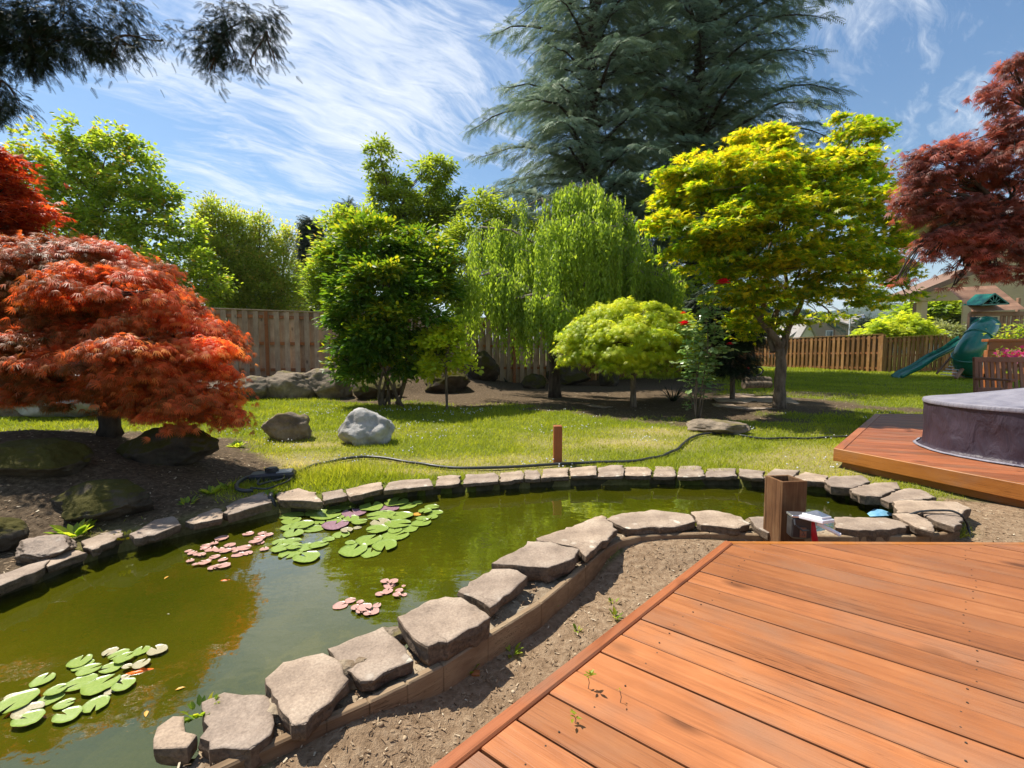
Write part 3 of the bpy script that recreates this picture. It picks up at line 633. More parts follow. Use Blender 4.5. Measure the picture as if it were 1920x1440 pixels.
# inner corner where the two edge boards meet
tmp = clip_poly([C1 - 1, np.array([9, 9.]), np.array([9, -9.]), far1 - 3], C1 + n1_ * (wed + .005), n1_)
nf = np.array([fd[1], -fd[0]]); nf = nf if nf[1] < 0 else -nf
quad = [C1 + np.array([-6, .5]), C1 + np.array([6, .5]), np.array([6.4, -2.]), np.array([-4, -2.])]
quad = clip_poly(clip_poly(quad, C1 + n1_ * (wed + .006), n1_), C1 + nf * .045, nf)
decking(quad, R(-37), .1425, .0065, ZD, .034, M['deck'], dk, off=.03)
mb = MB(); mb.beam((*(C1 + n1_ * wed / 2 + e1 * .0), ZD - .012), (*(far1 + n1_ * wed / 2), ZD - .012), wed, .034, bev=.006, rnd=.5); mb.build('edge_board', M['edge1'], dk)
mb = MB(); mb.beam((*(C1 + nf * .021 + fd * .012), ZD - .07), (*(right1 + nf * .021), ZD - .07), .038, .14, bev=.004, rnd=.6); mb.build('edge_board', M['fascia'], dk)
mb = MB(); mb.beam((*(C1 + n1_ * .03), ZD - .115), (*(far1 + n1_ * .03), ZD - .115), .036, .16, bev=.003, rnd=.3); mb.build('fascia', M['edge1'], dk)
mb = MB()      # joists below, seen dark through the gaps
for k in range(12):
    a = C1 + n1_ * .25 + e1 * (k * .40 + .1); mb.beam((*a, ZD - .10), (*(a + n1_ * 6.5), ZD - .10), .038, .12)
mb.build('joist', M['barkdark'], dk)
mb = MB()      # screw heads, two per board on each joist line
d_ = np.array([math.cos(R(-37)), math.sin(R(-37))]); n_ = np.array([-d_[1], d_[0]])
for row in (.14, .95, 1.55, 2.2, 2.9):
    k = -10
    for k in range(-26, 26):
        for fr_ in (.22, .78):
            s_ = (k + fr_) * .1425 + .03
            # along the left edge direction
            p = C1 + n1_ * (wed + row + .02 * math.sin(k * 5.1)); q = p + e1 * ((s_ - np.dot(p, n_)) / np.dot(e1, n_))
            if inside(np.array([q[0]]), np.array([q[1]]), quad)[0] and random.random() < .9:
                mb.lathe((*q, ZD + .0005), [(.0001, .0012), (.003, .001), (.0034, -.002)], 6)
props(mb.build('screw_heads', M['barkdark'], dk), kind='stuff')
# far deck under the tub
A2 = at(1562.8, 841, ZD)[:2]; B2 = at(1641, 775.6, ZD)[:2]; C2 = at(1920, 909, ZD)[:2]
dk2 = thing('tub_deck', 'low orange deck platform carrying the covered hot tub', 'deck', (*A2, 0))
ef = (C2 - A2) / np.linalg.norm(C2 - A2); E2 = A2 + ef * 3.6
bk = np.array([math.cos(R(-3)), math.sin(R(-3))]); G2 = B2 + bk * 4.2
poly2 = [A2, B2, G2, np.array([10.2, 1.6]), E2]
el = (B2 - A2) / np.linalg.norm(B2 - A2)
nl = np.array([el[1], -el[0]]); nr = np.array([-ef[1], ef[0]]); nr = nr if nr[0] > 0 else -nr
q2 = clip_poly(clip_poly(poly2, A2 + nl * .095, nl), A2 + nr * .045, nr)
decking(q2, R(-20), .1425, .006, ZD, .034, M['deck2'], dk2)
mb = MB(); mb.beam((*(A2 + nl * .045), ZD - .012), (*(B2 + nl * .045), ZD - .012), .09, .03, bev=.004, rnd=.7); mb.build('edge_board', M['edge1'], dk2)
mb = MB(); mb.beam((*(A2 + nr * .02), ZD - .066), (*(E2 + nr * .02), ZD - .066), .038, .14, bev=.004, rnd=.5); mb.build('fascia', M['fascia'], dk2)
mb = MB(); mb.beam((*(A2 + nr * .10 + ef * .05), ZD - .175), (*(E2 + nr * .10), ZD - .175), .038, .085, bev=.003, rnd=.1); mb.build('lower_fascia', M['fascia'], dk2)
mb = MB(); mb.beam((*(A2 + nl * .02), ZD - .085), (*(B2 + nl * .02), ZD - .085), .034, .11, bev=.003, rnd=.3); mb.build('side_fascia', M['fascia'], dk2)
mb = MB(); mb.prism([A2 + nr * .3 + nl * .3, B2 + nl * .4 - el * .2, G2, np.array([10.2, 1.7]), E2 + nr * .3], -.02, ZD - .06); mb.build('underside', M['barkdark'], dk2)

# ------------------------------------------------------------------ hot tub cover
TC = np.array([5.65, 4.78, ZD]); TR = .95
m, tt = newmat('grey_vinyl_cover'); v = wpos(tt); n1 = tt.noise(v, 6, 4, .5); c = tt.ramp(n1, [(.3, (.17, .16, .195)), (.7, (.27, .255, .29))])
wv = tt.noise(tt.mapping(v, (1, 5, 1), (0, 0, R(25))), 6, 4, .5)
finish(tt, principled(tt, c, .55, wv, .5, .03, .3)); M['vinyl'] = m
m, tt = newmat('plum_vinyl_skirt'); v = wpos(tt); n1 = tt.noise(v, 5, 4, .5); c = tt.ramp(n1, [(.3, (.030, .019, .029)), (.7, (.056, .038, .053))])
wv = tt.noise(tt.mapping(v, (3, 3, 1.2)), 2.4, 4, .5, .8)
finish(tt, principled(tt, c, .5, wv, .8, .05, .35)); M['plum'] = m
tub = thing('hot_tub', 'round hot tub under a plum skirt and pale grey peaked cover', 'hot tub', TC)
def drape(prof, seg, fold, name, mat):
    vs = []; fs = []
    for i, (r_, z, fo) in enumerate(prof):
        for k in range(seg):
            a = 2 * math.pi * k / seg
            f1 = noise.noise(Vector((math.cos(a) * 3.5, math.sin(a) * 3.5, z * 2.2))) + .6 * noise.noise(Vector((math.cos(a) * 9, math.sin(a) * 9, z * 4 + 7)))
            rr = r_ + fo * fold * f1; zz = z + fo * .01 * noise.noise(Vector((math.cos(a) * 5, math.sin(a) * 5, 3)))
            vs.append((TC[0] + rr * math.cos(a), TC[1] + rr * math.sin(a), TC[2] + zz))
    for i in range(len(prof) - 1):
        for k in range(seg): fs.append((i * seg + k, i * seg + (k + 1) % seg, (i + 1) * seg + (k + 1) % seg, (i + 1) * seg + k))
    o = mesh_obj(name, np.array(vs), np.array(fs), mat, tub, smooth=True); return o
prof = [(1.005, .006, .5), (.985, .014, 1.), (.955, .035, 1.)] + [(.95 - .012 * math.sin(i / 12 * 3.14), .05 + i / 12 * .46, 1. if i < 10 else .4) for i in range(13)] + [(.955, .52, .2)]
drape(prof, 140, .03, 'skirt', M['plum'])
top = [(.962, .510, .1), (.968, .530, .1), (.960, .548, .1)] + [(.955 * (1 - i / 12) + .004, .552 + .185 * (i / 12) ** 1.15, .5) for i in range(13)]
drape(top, 140, .008, 'cover', M['vinyl'])
drape([(1.012, .004, .6), (1.03, .012, .8), (1.0, .022, .8)], 140, .03, 'hem', M['vinyl'])

# ================================================================== vegetation
def T_leaf():      # pointed oval, folded
    v = [(0, 0, 0), (.35, .22, .05), (.72, .16, .03), (1, 0, -.06), (.72, -.16, .03), (.35, -.22, .05)]
    return np.array(v), [(0, 1, 2, 3), (0, 3, 4, 5)]
def T_round():
    v = [(0, 0, 0), (.3, .33, .05), (.75, .28, .03), (1, 0, -.04), (.75, -.28, .03), (.3, -.33, .05)]
    return np.array(v), [(0, 1, 2, 3), (0, 3, 4, 5)]
def T_palm(n=5, spread=72, wd=.12, droop=.12):
    v = []; f = []
    for i in range(n):
        a = R(-spread + 2 * spread * i / (n - 1)); L = 1 - .32 * abs(math.sin(a)); b = len(v)
        ca, sa = math.cos(a), math.sin(a)
        for u, s_, z in ((0, 0, 0), (.42, wd, .02), (1, 0, -droop), (.42, -wd, .02)):
            v.append((u * L * ca - s_ * sa, u * L * sa + s_ * ca, z))
        f.append((b, b + 1, b + 2, b + 3))
    return np.array(v), f
def T_spray(n=7, wd=.05):
    """conifer twig: a spine with short needle tufts on both sides"""
    v = [(0, -.02, 0), (1, 0, -.16), (1, .012, -.16), (0, .02, 0)]; f = [(0, 1, 2, 3)]
    for i in range(n):
        u = .06 + .88 * i / (n - 1); L = .30 * (1 - .62 * u) + .05; z0 = -.16 * u * u
        for s_ in (-1, 1):
            b = len(v); v += [(u, 0, z0), (u + L * .55, s_ * L * .62, z0 - .05), (u + L * .80, s_ * L * .78, z0 - .10), (u + .07, 0, z0)]
            f.append((b, b + 1, b + 2, b + 3))
    return np.array(v), f
def norm(a): return a / (np.linalg.norm(a, axis=-1, keepdims=True) + 1e-9)
def leaf_mesh(name, pos, ax, nr, size, tmpl, mat, parent=None, rnd=None, kind=None):
    tv, tf = tmpl; pos = np.asarray(pos); n = len(pos)
    ax = norm(ax); sdv = norm(np.cross(nr, ax)); up = np.cross(ax, sdv)
    size = np.broadcast_to(np.asarray(size, float).reshape(-1, 1, 1) if np.ndim(size) else np.full((1, 1, 1), size), (n, 1, 1))
    V = pos[:, None, :] + size * (tv[None, :, 0:1] * ax[:, None, :] + tv[None, :, 1:2] * sdv[:, None, :] + tv[None, :, 2:3] * up[:, None, :])
    tf = np.array(tf); Fc = (tf[None] + (np.arange(n) * len(tv))[:, None, None]).reshape(-1, tf.shape[1])
    rnd = rng.random(n) if rnd is None else rnd
    o = mesh_obj(name, V.reshape(-1, 3), Fc, mat, parent, rnd=np.repeat(np.clip(rnd, 0, 1), len(tf)))
    return o
class Leaves:
    def __init__(s): s.p = []; s.a = []; s.n = []; s.s = []; s.r = []
    def add(s, p, a, n, sz, r):
        k = len(p); s.p.append(p); s.a.append(a); s.n.append(n); s.s.append(np.broadcast_to(sz, (k,)).astype(float)); s.r.append(np.broadcast_to(r, (k,)).astype(float))
    def build(s, name, tmpl, mat, parent):
        return leaf_mesh(name, np.concatenate(s.p), np.concatenate(s.a), np.concatenate(s.n), np.concatenate(s.s), tmpl, mat, parent, np.concatenate(s.r))
def lobe_world(lobes, Y, dscale=1.):
    out = []
    for L in lobes:
        px, py, rx, ry = L[:4]; dy = L[4] if len(L) > 4 else 0.; yy = Y + dy
        c = atY(px, py, yy); k = yy / F; out.append((c, np.array([rx * k, (rx + ry) / 2 * k * dscale, ry * k])))
    return out
def fill(LV, lobes, n, size, r_sub=.22, nsub=None, flat=.45, droop=.25, shell=(.45, 1.), upb=.55, outw=1., jit=.45, sv=.3, tip=0., nsf=1., crw=.38):
    """scatter leaves in clumps near the surface of ellipsoid lobes; returns the clump centres per lobe"""
    vol = np.array([(r[0] * r[2] * r[1]) ** .72 for _, r in lobes]); vol /= vol.sum(); tw = []
    for (c, r), w_ in zip(lobes, vol):
        nl = int(n * w_); ns = nsub or max(8, int(38 * (np.prod(r) ** (2 / 3)) / (r_sub ** 2 * 9) ))
        ns = min(int(ns * nsf) + 2, max(6, nl // 10))
        d = norm(rng.normal(size=(ns, 3))); d[:, 2] = np.where((d[:, 2] < -.1) & (rng.random(ns) < upb), -d[:, 2], d[:, 2])
        q = rng.uniform(shell[0] ** 2, shell[1] ** 2, ns) ** .5
        cs = c + d * r * q[:, None]; tw.append((c, cs, r))
        k = rng.integers(0, ns, nl); rs = r_sub * rng.uniform(.6, 1.35, ns)
        e = rng.normal(size=(nl, 3)) * .55; e[:, 2] *= flat
        out = norm(d[k] * np.array([1, 1, .4]) + 1e-6)
        e[:, 2] -= np.abs((e[:, :2] * 1.).sum(1)) * 0 + (np.hypot(e[:, 0], e[:, 1]) ** 2) * droop * .5
        p = cs[k] + e * rs[k][:, None]
        ax = norm(out * outw * .8 + norm(e * np.array([1, 1, .3]) + 1e-6) * .8 + rng.normal(size=(nl, 3)) * jit); ax[:, 2] -= droop
        nr = np.array([0, 0, 1.]) + rng.normal(size=(nl, 3)) * .42 + out * .15
        cr = rng.random(ns)
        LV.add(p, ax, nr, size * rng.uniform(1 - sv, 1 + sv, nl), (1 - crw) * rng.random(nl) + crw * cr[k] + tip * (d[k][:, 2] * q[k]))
    return tw
def limb(mb, a, b, r0, r1, sag=.0, wob=.06, n=6, seg=6):
    a = np.asarray(a, float); b = np.asarray(b, float); L = np.linalg.norm(b - a); pts = []
    w1 = rng.normal(size=3) * wob * L; w2 = rng.normal(size=3) * wob * L * .5
    for i in range(n + 1):
        u = i / n; pts.append(a + (b - a) * u + w1 * math.sin(math.pi * u) + w2 * math.sin(2 * math.pi * u) + np.array([0, 0, sag * L * math.sin(math.pi * u)]))
    mb.tube(pts, (r0, r1), seg, cap=False); return pts
def branches(tw, fork, r0, parent, mat, name='branches', per=8, sag=.12, tr=.012):
    mb = MB()
    for c, cs, r in tw:
        s_ = np.asarray(fork if not isinstance(fork, list) else min(fork, key=lambda f: np.linalg.norm(np.asarray(f) - c)), float)
        pts = limb(mb, s_, c, r0, r0 * .35, sag, .05)
        idx = rng.permutation(len(cs))[:per]
        for i in idx:
            a = pts[rng.integers(2, len(pts))]; limb(mb, a, cs[i], r0 * .3, tr * .4, .05, .06, 4, 5)
    return mb.build(name, mat, parent, True)
def trunk(pts, rad, parent, mat, seg=12, name='trunk'):
    mb = MB(); P = []; Rr = []
    pts = [np.asarray(p, float) for p in pts]; n = len(pts)
    for i in range(n - 1):
        for k in range(5):
            u = k / 5; P.append(pts[i] * (1 - u) + pts[i + 1] * u + rng.normal(size=3) * rad[i] * .05); Rr.append((rad[i] * (1 - u) + rad[i + 1] * u) * (1 + .06 * rng.normal()))
    P.append(pts[-1]); Rr.append(rad[-1]); Rr[0] *= 1.2
    mb.tube(P, Rr, seg); return mb.build(name, mat, parent, True)

LM = {}
LM['yellow'] = leafmat('yellow_maple_leaf', [(0, (.085, .17, .010)), (.45, (.22, .33, .013)), (.75, (.50, .46, .018)), (1, (.66, .52, .025))], .5, 1.9, warm=(1.08, 1.08, .5))
LM['dome'] = leafmat('dome_maple_leaf', [(0, (.18, .28, .02)), (.5, (.38, .46, .03)), (1, (.58, .58, .05))], .5, 1.9)
LM['green'] = leafmat('fresh_green_leaf', [(0, (.09, .15, .018)), (.5, (.20, .27, .03)), (1, (.34, .38, .04))], .5, 2.0)
LM['dkgreen'] = leafmat('shrub_leaf', [(0, (.035, .10, .012)), (.5, (.085, .17, .014)), (.85, (.20, .27, .016)), (1, (.40, .38, .02))], .44, 1.8)
LM['horn'] = leafmat('hornbeam_leaf', [(0, (.13, .19, .03)), (.5, (.26, .33, .05)), (.9, (.40, .43, .08)), (1, (.46, .34, .09))], .5, 2.0)
LM['maplegr'] = leafmat('young_maple_leaf', [(0, (.10, .18, .022)), (.55, (.22, .31, .03)), (.9, (.38, .42, .04)), (1, (.44, .28, .07))], .5, 2.0)
LM['weep'] = leafmat('weeping_birch_leaf', [(0, (.11, .18, .025)), (.5, (.23, .33, .04)), (1, (.38, .46, .07))], .52, 1.9)
LM['cedar'] = leafmat('blue_cedar_needles', [(0, (.09, .15, .09)), (.5, (.19, .275, .175)), (1, (.36, .43, .27))], .26, 1., .6, (1, 1, 1), .2)
LM['fir'] = leafmat('dark_fir_needles', [(0, (.008, .018, .010)), (.6, (.018, .035, .018)), (1, (.035, .06, .03))], .12, 1., .6, (1, 1, 1), .2)
LM['pine'] = leafmat('far_pine_needles', [(0, (.05, .08, .055)), (.6, (.10, .14, .09)), (1, (.16, .20, .12))], .15, 1., .6, (1, 1, 1), .2)
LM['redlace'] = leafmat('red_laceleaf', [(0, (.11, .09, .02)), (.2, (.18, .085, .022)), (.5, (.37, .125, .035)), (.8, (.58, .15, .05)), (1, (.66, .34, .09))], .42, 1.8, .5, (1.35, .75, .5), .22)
LM['redup'] = leafmat('red_maple_leaf', [(0, (.12, .03, .012)), (.5, (.36, .06, .02)), (.85, (.52, .13, .03)), (1, (.38, .22, .05))], .42, 1.7, .5, (1.4, .7, .5), .15)
LM['bronze'] = leafmat('bronze_maple_leaf', [(0, (.08, .045, .035)), (.45, (.19, .085, .065)), (.8, (.35, .12, .09)), (1, (.50, .24, .15))], .38, 1.7, .45, (1.35, .8, .6), .25)
LM['rose'] = leafmat('rose_leaf', [(0, (.10, .20, .06)), (.5, (.22, .34, .12)), (1, (.40, .50, .25))], .42, 1.3, .28, (1.1, 1.1, .7), .7)
LM['grass'] = leafmat('grass_blade', [(0, (.13, .19, .012)), (.45, (.29, .33, .02)), (.75, (.44, .42, .05)), (.9, (.52, .46, .14)), (1, (.62, .53, .25))], .42, 1.6, .5, (1.1, 1.1, .6), .25)
LM['shrubvar'] = leafmat('variegated_leaf', [(0, (.14, .19, .06)), (1, (.42, .42, .22))], .35, 1.4)
def tree(name, label, cat, basepx, Y=None, group=None, base=None):
    b = np.asarray(base, float) if base is not None else (gr(*basepx) if Y is None else None)
    if b is None: b = atY(basepx[0], basepx[1], Y); b[2] = float(hgt(b[0], b[1]))
    return thing(name, label, cat, b, group), b

# --- yellow green japanese maple, right of centre
TY = 9.3
t_, b = tree('japanese_maple', 'large yellow green maple with forked mossy trunk beyond the rose bush', 'tree', (1462, 748), TY)
lob = lobe_world([(1300, 395, 65, 55), (1255, 425, 40, 30, -.6), (1265, 335, 32, 24), (1335, 330, 60, 45, -.3), (1430, 290, 62, 44), (1395, 350, 85, 60, -.9), (1480, 330, 75, 50, -.4), (1550, 330, 80, 48), (1600, 262, 58, 40, .8), (1560, 400, 90, 55, -.6), (1470, 420, 100, 55, -1.2), (1370, 440, 85, 50, -1.), (1310, 480, 70, 45, -.4), (1400, 520, 90, 45, -.6), (1500, 500, 95, 50, -.8), (1590, 480, 80, 45, -.2), (1640, 430, 55, 40, .6), (1645, 505, 68, 28, .4), (1560, 550, 85, 28, -.5), (1440, 570, 75, 32, -.2), (1370, 560, 50, 36, .4), (1690, 470, 40, 26, .9), (1620, 345, 40, 40, .9), (1690, 520, 40, 16, .4), (1700, 558, 30, 9, .4), (1635, 565, 44, 11, .2), (1455, 610, 38, 24, .1), (1560, 592, 30, 8, .3), (1400, 615, 40, 32, .9)], TY, .9)
LV = Leaves(); top_ = [0, 1, 2, 3, 4, 5, 6, 7, 12]; lt = [lob[i] for i in top_]; lb_ = [q for i, q in enumerate(lob) if i not in top_]; ro = LV.r
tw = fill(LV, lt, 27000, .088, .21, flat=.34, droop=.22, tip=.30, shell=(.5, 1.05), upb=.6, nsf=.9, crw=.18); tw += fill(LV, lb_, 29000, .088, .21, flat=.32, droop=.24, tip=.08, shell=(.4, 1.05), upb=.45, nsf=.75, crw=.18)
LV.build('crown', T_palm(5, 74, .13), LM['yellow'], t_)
f1 = atY(1455, 640, TY); f2 = atY(1480, 600, TY); f0 = atY(1462, 655, TY)
trunk([b + (0, 0, -.05), atY(1462, 720, TY), atY(1465, 680, TY), f0], [.125, .105, .10, .09], t_, M['bark'])
mb = MB(); limb(mb, f0, atY(1425, 600, TY), .085, .05); limb(mb, atY(1425, 600, TY), atY(1400, 500, TY), .05, .03); limb(mb, f0, atY(1492, 590, TY), .075, .05); limb(mb, atY(1492, 590, TY), atY(1535, 480, TY), .05, .03); limb(mb, atY(1425, 600, TY), atY(1465, 420, TY), .05, .02); limb(mb, atY(1450, 660, TY), atY(1470, 500, TY), .06, .03)
limb(mb, atY(1468, 680, TY - .05), atY(1474, 628, TY - .05), .014, .022)
mb.build('limbs', M['bark'], t_, True)
branches(tw, [atY(1400, 500, TY), atY(1465, 450, TY), atY(1535, 480, TY), atY(1470, 560, TY)], .028, t_, M['bark'], per=7)

# --- yellow dome maple
TY = 9.9
t_, b = tree('laceleaf_maple', 'low yellow green dome-shaped laceleaf maple on a slim trunk', 'tree', (1188, 742), TY)
lob = lobe_world([(1175, 600, 82, 36), (1110, 630, 56, 34, -.1), (1240, 620, 62, 40), (1180, 635, 78, 42, -.6), (1125, 668, 58, 22, -.3), (1225, 668, 62, 22, -.3), (1080, 655, 30, 30), (1278, 660, 26, 32), (1180, 610, 86, 42, .8), (1180, 678, 50, 14, -.4)], TY, .95)
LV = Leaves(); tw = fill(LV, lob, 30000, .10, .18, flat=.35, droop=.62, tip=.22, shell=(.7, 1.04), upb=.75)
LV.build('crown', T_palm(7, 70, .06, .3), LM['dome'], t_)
trunk([b + (0, 0, -.05), atY(1187, 715, TY), atY(1190, 660, TY)], [.07, .06, .05], t_, M['bark'])
branches(tw, atY(1190, 670, TY), .03, t_, M['bark'], per=6)

# --- big green shrub left of centre
TY = 10.3
t_, b = tree('magnolia_shrub', 'tall dense green shrub with yellow green top, in front of the left fence', 'shrub', (735, 740), TY)
lob = lobe_world([(700, 470, 72, 50), (780, 500, 62, 42, .2), (655, 500, 42, 40, .2), (720, 540, 90, 50, -.5), (800, 545, 45, 38), (680, 590, 60, 40, -.4), (760, 600, 70, 45, -.6), (700, 640, 72, 36, -.6), (655, 655, 40, 26, -.3), (770, 660, 60, 32, -.3), (720, 690, 70, 30, -.2), (648, 600, 28, 24), (790, 470, 50, 34, .5), (845, 510, 30, 26, .4), (640, 690, 22, 14, -.2)], TY, .9)
LV = Leaves(); tw = fill(LV, lob, 36000, .135, .24, flat=.5, droop=.12, tip=.26, shell=(.6, 1.03), upb=.5)
LV.build('crown', T_leaf(), LM['dkgreen'], t_)
mb = MB()
for i in range(9): limb(mb, b + (rng.normal() * .18, rng.normal() * .15, -.05), lob[[3, 6, 7, 9, 5, 8, 10, 0, 1][i]][0], .035, .02)
mb.build('stems', M['bark'], t_, True); branches(tw, [lob[3][0], lob[7][0]], .02, t_, M['bark'], per=5)

# --- small airy yellow green tree in front
TY = 9.6
t_, b = tree('young_tree', 'small airy yellow green young tree before the dark boulders', 'tree', (838, 728), TY)
lob = lobe_world([(835, 650, 38, 30), (870, 680, 28, 12), (815, 690, 32, 22), (850, 620, 20, 22), (885, 690, 10, 6), (800, 640, 18, 22)], TY)
LV = Leaves(); tw = fill(LV, lob, 2600, .11, .15, flat=.5, droop=.1); LV.build('crown', T_round(), LM['dome'], t_)
trunk([b + (0, 0, -.05), atY(836, 690, TY), atY(842, 640, TY)], [.03, .022, .01], t_, M['bark']); branches(tw, atY(838, 690, TY), .012, t_, M['bark'], per=4)

# --- weeping birch : arching limbs with hanging strands
def weeping(arch, Y, nstr, length, LV, mb, rs, leafsz=.10, spread=.5, ground=None, sprd=.75):
    """arch: list of (px,py) crest points; strands hang from around them"""
    pts = [atY(x, y, Y + dy) for x, y, dy in arch]; left = nstr
    while left > 0:
        k = rng.integers(0, len(pts) - 1); u = rng.random(); c = pts[k] * (1 - u) + pts[k + 1] * u
        r_ = abs(rng.normal()) * spread; a = rng.random() * 6.283
        c = c + np.array([r_ * math.cos(a), 1.3 * r_ * math.sin(a), -.55 * r_ * r_ / spread + rng.normal() * .05]); LC = length * rng.uniform(.45, 1.1); cr = rng.random(); bw_ = rng.uniform(.05, .14)
        mb.tube([c + np.array([-.25 * math.cos(a), -.3 * math.sin(a), -.06]), c + [0, 0, .03], c + np.array([.10 * math.cos(a), .1 * math.sin(a), -.06])], (.012, .005), 5)
        for j in range(int(rng.integers(7, 15))):
            left -= 1; p = c + rng.normal(size=3) * [bw_, bw_, .05]; L = LC * rng.uniform(.6, 1.05)
            if ground is not None: L = min(L, p[2] - ground - rng.random() * .35)
            if L < .2: continue
            m_ = int(L / .05); u_ = np.linspace(0, 1, m_); ph = rng.random() * 6
            q = p + np.stack([.05 * np.sin(u_ * 4 + ph) * L * .5, .05 * np.cos(u_ * 3 + ph) * L * .5, -u_ * L], 1) + rng.normal(size=(m_, 3)) * .022
            ax = np.stack([rng.normal(size=m_) * .38, rng.normal(size=m_) * .38, -np.ones(m_)], 1); nr = rng.normal(size=(m_, 3)) * .8 + [math.cos(a) * .6, math.sin(a) * .6 - .5, .5]
            LV.add(q, ax, nr, leafsz * rng.uniform(.7, 1.2, m_), .45 * rng.random(m_) + .45 * cr + .1 * rng.random())
TY = 12.0
t_, b = tree('weeping_birch', 'tall weeping green tree with hanging curtains of leaves, in the middle', 'tree', (1040, 715), TY)
LV = Leaves(); mb = MB()
weeping([(1010, 372, .3), (1060, 352, 0), (1100, 345, 0), (1145, 372, 0), (1180, 420, 0), (1200, 470, .2)], TY, 560, 3.2, LV, mb, 1, spread=.40, ground=.8)
weeping([(1020, 420, -.5), (1080, 400, -.8), (1150, 430, -.7), (1175, 520, -.5)], TY, 420, 2.8, LV, mb, 1, spread=.4, ground=.7)
weeping([(880, 430, .8), (920, 410, .6), (960, 430, .4), (1010, 440, .3)], TY, 300, 2.2, LV, mb, 1, spread=.40, ground=1.2)
weeping([(1150, 520, 0), (1200, 500, -.1), (1260, 515, -.2), (1300, 560, -.1)], TY, 300, 1.6, LV, mb, 1, spread=.3, ground=.7)
weeping([(860, 520, -.9), (900, 505, -1.1), (940, 510, -1.1), (985, 548, -1.)], TY, 380, 1.7, LV, mb, 1, spread=.32, ground=.85)
weeping([(985, 560, -1.3), (1020, 545, -1.4), (1060, 570, -1.2)], TY, 220, 1.2, LV, mb, 1, spread=.26, ground=.75)
LV.build('crown', T_leaf(), LM['weep'], t_)
for arch in ([(1040, 640, 0), (1050, 480, 0), (1070, 380, 0), (1100, 345, 0), (1150, 385, 0), (1185, 440, 0)], [(1045, 560, 0), (1010, 460, .2), (960, 432, .3), (900, 425, .6)], [(1045, 600, 0), (990, 540, -.6), (930, 508, -1.1), (860, 530, -1)], [(1050, 560, 0), (1120, 520, 0), (1200, 500, 0), (1280, 530, -.1)], [(1045, 610, 0), (1000, 552, -1.2), (960, 560, -1.2)], [(1055, 500, 0), (1100, 440, -.6), (1170, 470, -.7)], [(1050, 440, 0), (1015, 372, .2), (990, 385, .3)]):
    mb.tube([atY(x, y, TY + d_) for x, y, d_ in arch], (.06, .018), 7)
mb.build('limbs', M['barkgrey'], t_, True)
trunk([b + (0, 0, -.05), atY(1038, 660, TY), atY(1045, 600, TY), atY(1055, 480, TY)], [.16, .12, .10, .06], t_, M['barkdark'])

# --- generic background broadleaf trees
def btree(name, label, cat, px, base_py, Y, lobes, n, size, mat, tmpl, tr=.1, r_sub=.4, group=None, bark='bark', fork=None, **kw):
    t_, b = tree(name, label, cat, (px, base_py), Y, group)
    lob = lobe_world(lobes, Y, .9); LV = Leaves(); tw = fill(LV, lob, n, size, r_sub, **kw); LV.build('crown', tmpl, LM[mat], t_)
    top = max(lob, key=lambda q: q[0][2])[0]; fk = atY(*(fork or (px, base_py - (base_py - lobes[0][1]) * .35)), Y)
    trunk([b + (0, 0, -.1), fk, fk * .4 + top * .6, top], [tr, tr * .8, tr * .4, tr * .12], t_, M[bark])
    branches(tw, [fk, fk * .5 + top * .5], tr * .25, t_, M[bark], per=6); return t_
gb = 'trees beyond the left fence'
btree('maple_tree', 'tall open green maple with reddish tips beyond the left fence, at the left', 'tree', 190, 640, 16.5, [(110, 310, 70, 60), (165, 270, 32, 50), (200, 290, 45, 60), (255, 300, 34, 50, .5), (60, 340, 50, 50), (150, 370, 90, 60), (240, 370, 70, 60), (110, 440, 80, 55), (200, 450, 90, 60), (290, 430, 60, 60), (300, 370, 34, 36), (345, 440, 34, 40, -.5), (340, 500, 60, 50, -1), (265, 520, 75, 55, -1), (180, 530, 80, 50), (385, 540, 55, 45, -1), (90, 540, 60, 50), (30, 420, 40, 70)], 36000, .125, 'maplegr', T_round(), .13, .22, gb, nsf=.5, shell=(.35, 1.05), flat=.7, droop=.2, tip=.25, upb=.4)
for i, (px, yt, sp_, lab) in enumerate([(395, 372, 48, 'column shaped green tree with plume tips, leftmost of the clipped row'), (440, 392, 42, 'column shaped green tree second in the row beyond the fence'), (485, 402, 42, 'column shaped green tree third in the row, with two pointed plumes'), (530, 425, 38, 'shorter column shaped green tree ending the row beside the dark pine')]):
    L = [(px + rng.normal() * 6, yt + 22, 9, 26), (px - 16, yt + 36, 8, 24), (px + 16, yt + 34, 8, 24), (px - 3, yt + 70, 26, 40), (px, yt + 110, 38, 40), (px, yt + 150, 44, 44), (px + 4, yt + 195, 46, 40)]
    btree('hornbeam', lab, 'tree', px, 620, 18. + i * .5, L, 15000, .115, 'horn', T_leaf(), .1, .20, 'row of column shaped trees beyond the left fence', fork=(px, 560), shell=(.3, 1.05), flat=1.5, droop=-.35, upb=.4, tip=.35, nsf=.8)
btree('hornbeam', 'column shaped light green tree just left of the tall green shrub', 'tree', 640, 620, 17., [(650, 410, 12, 20), (630, 430, 18, 26), (672, 425, 16, 26), (690, 420, 12, 26), (640, 480, 42, 40), (615, 530, 36, 40), (660, 540, 40, 40), (610, 570, 30, 28)], 13000, .15, 'maplegr', T_leaf(), .1, .3, gb, fork=(640, 570), shell=(.3, 1.05), flat=.9, droop=.0, tip=.2)
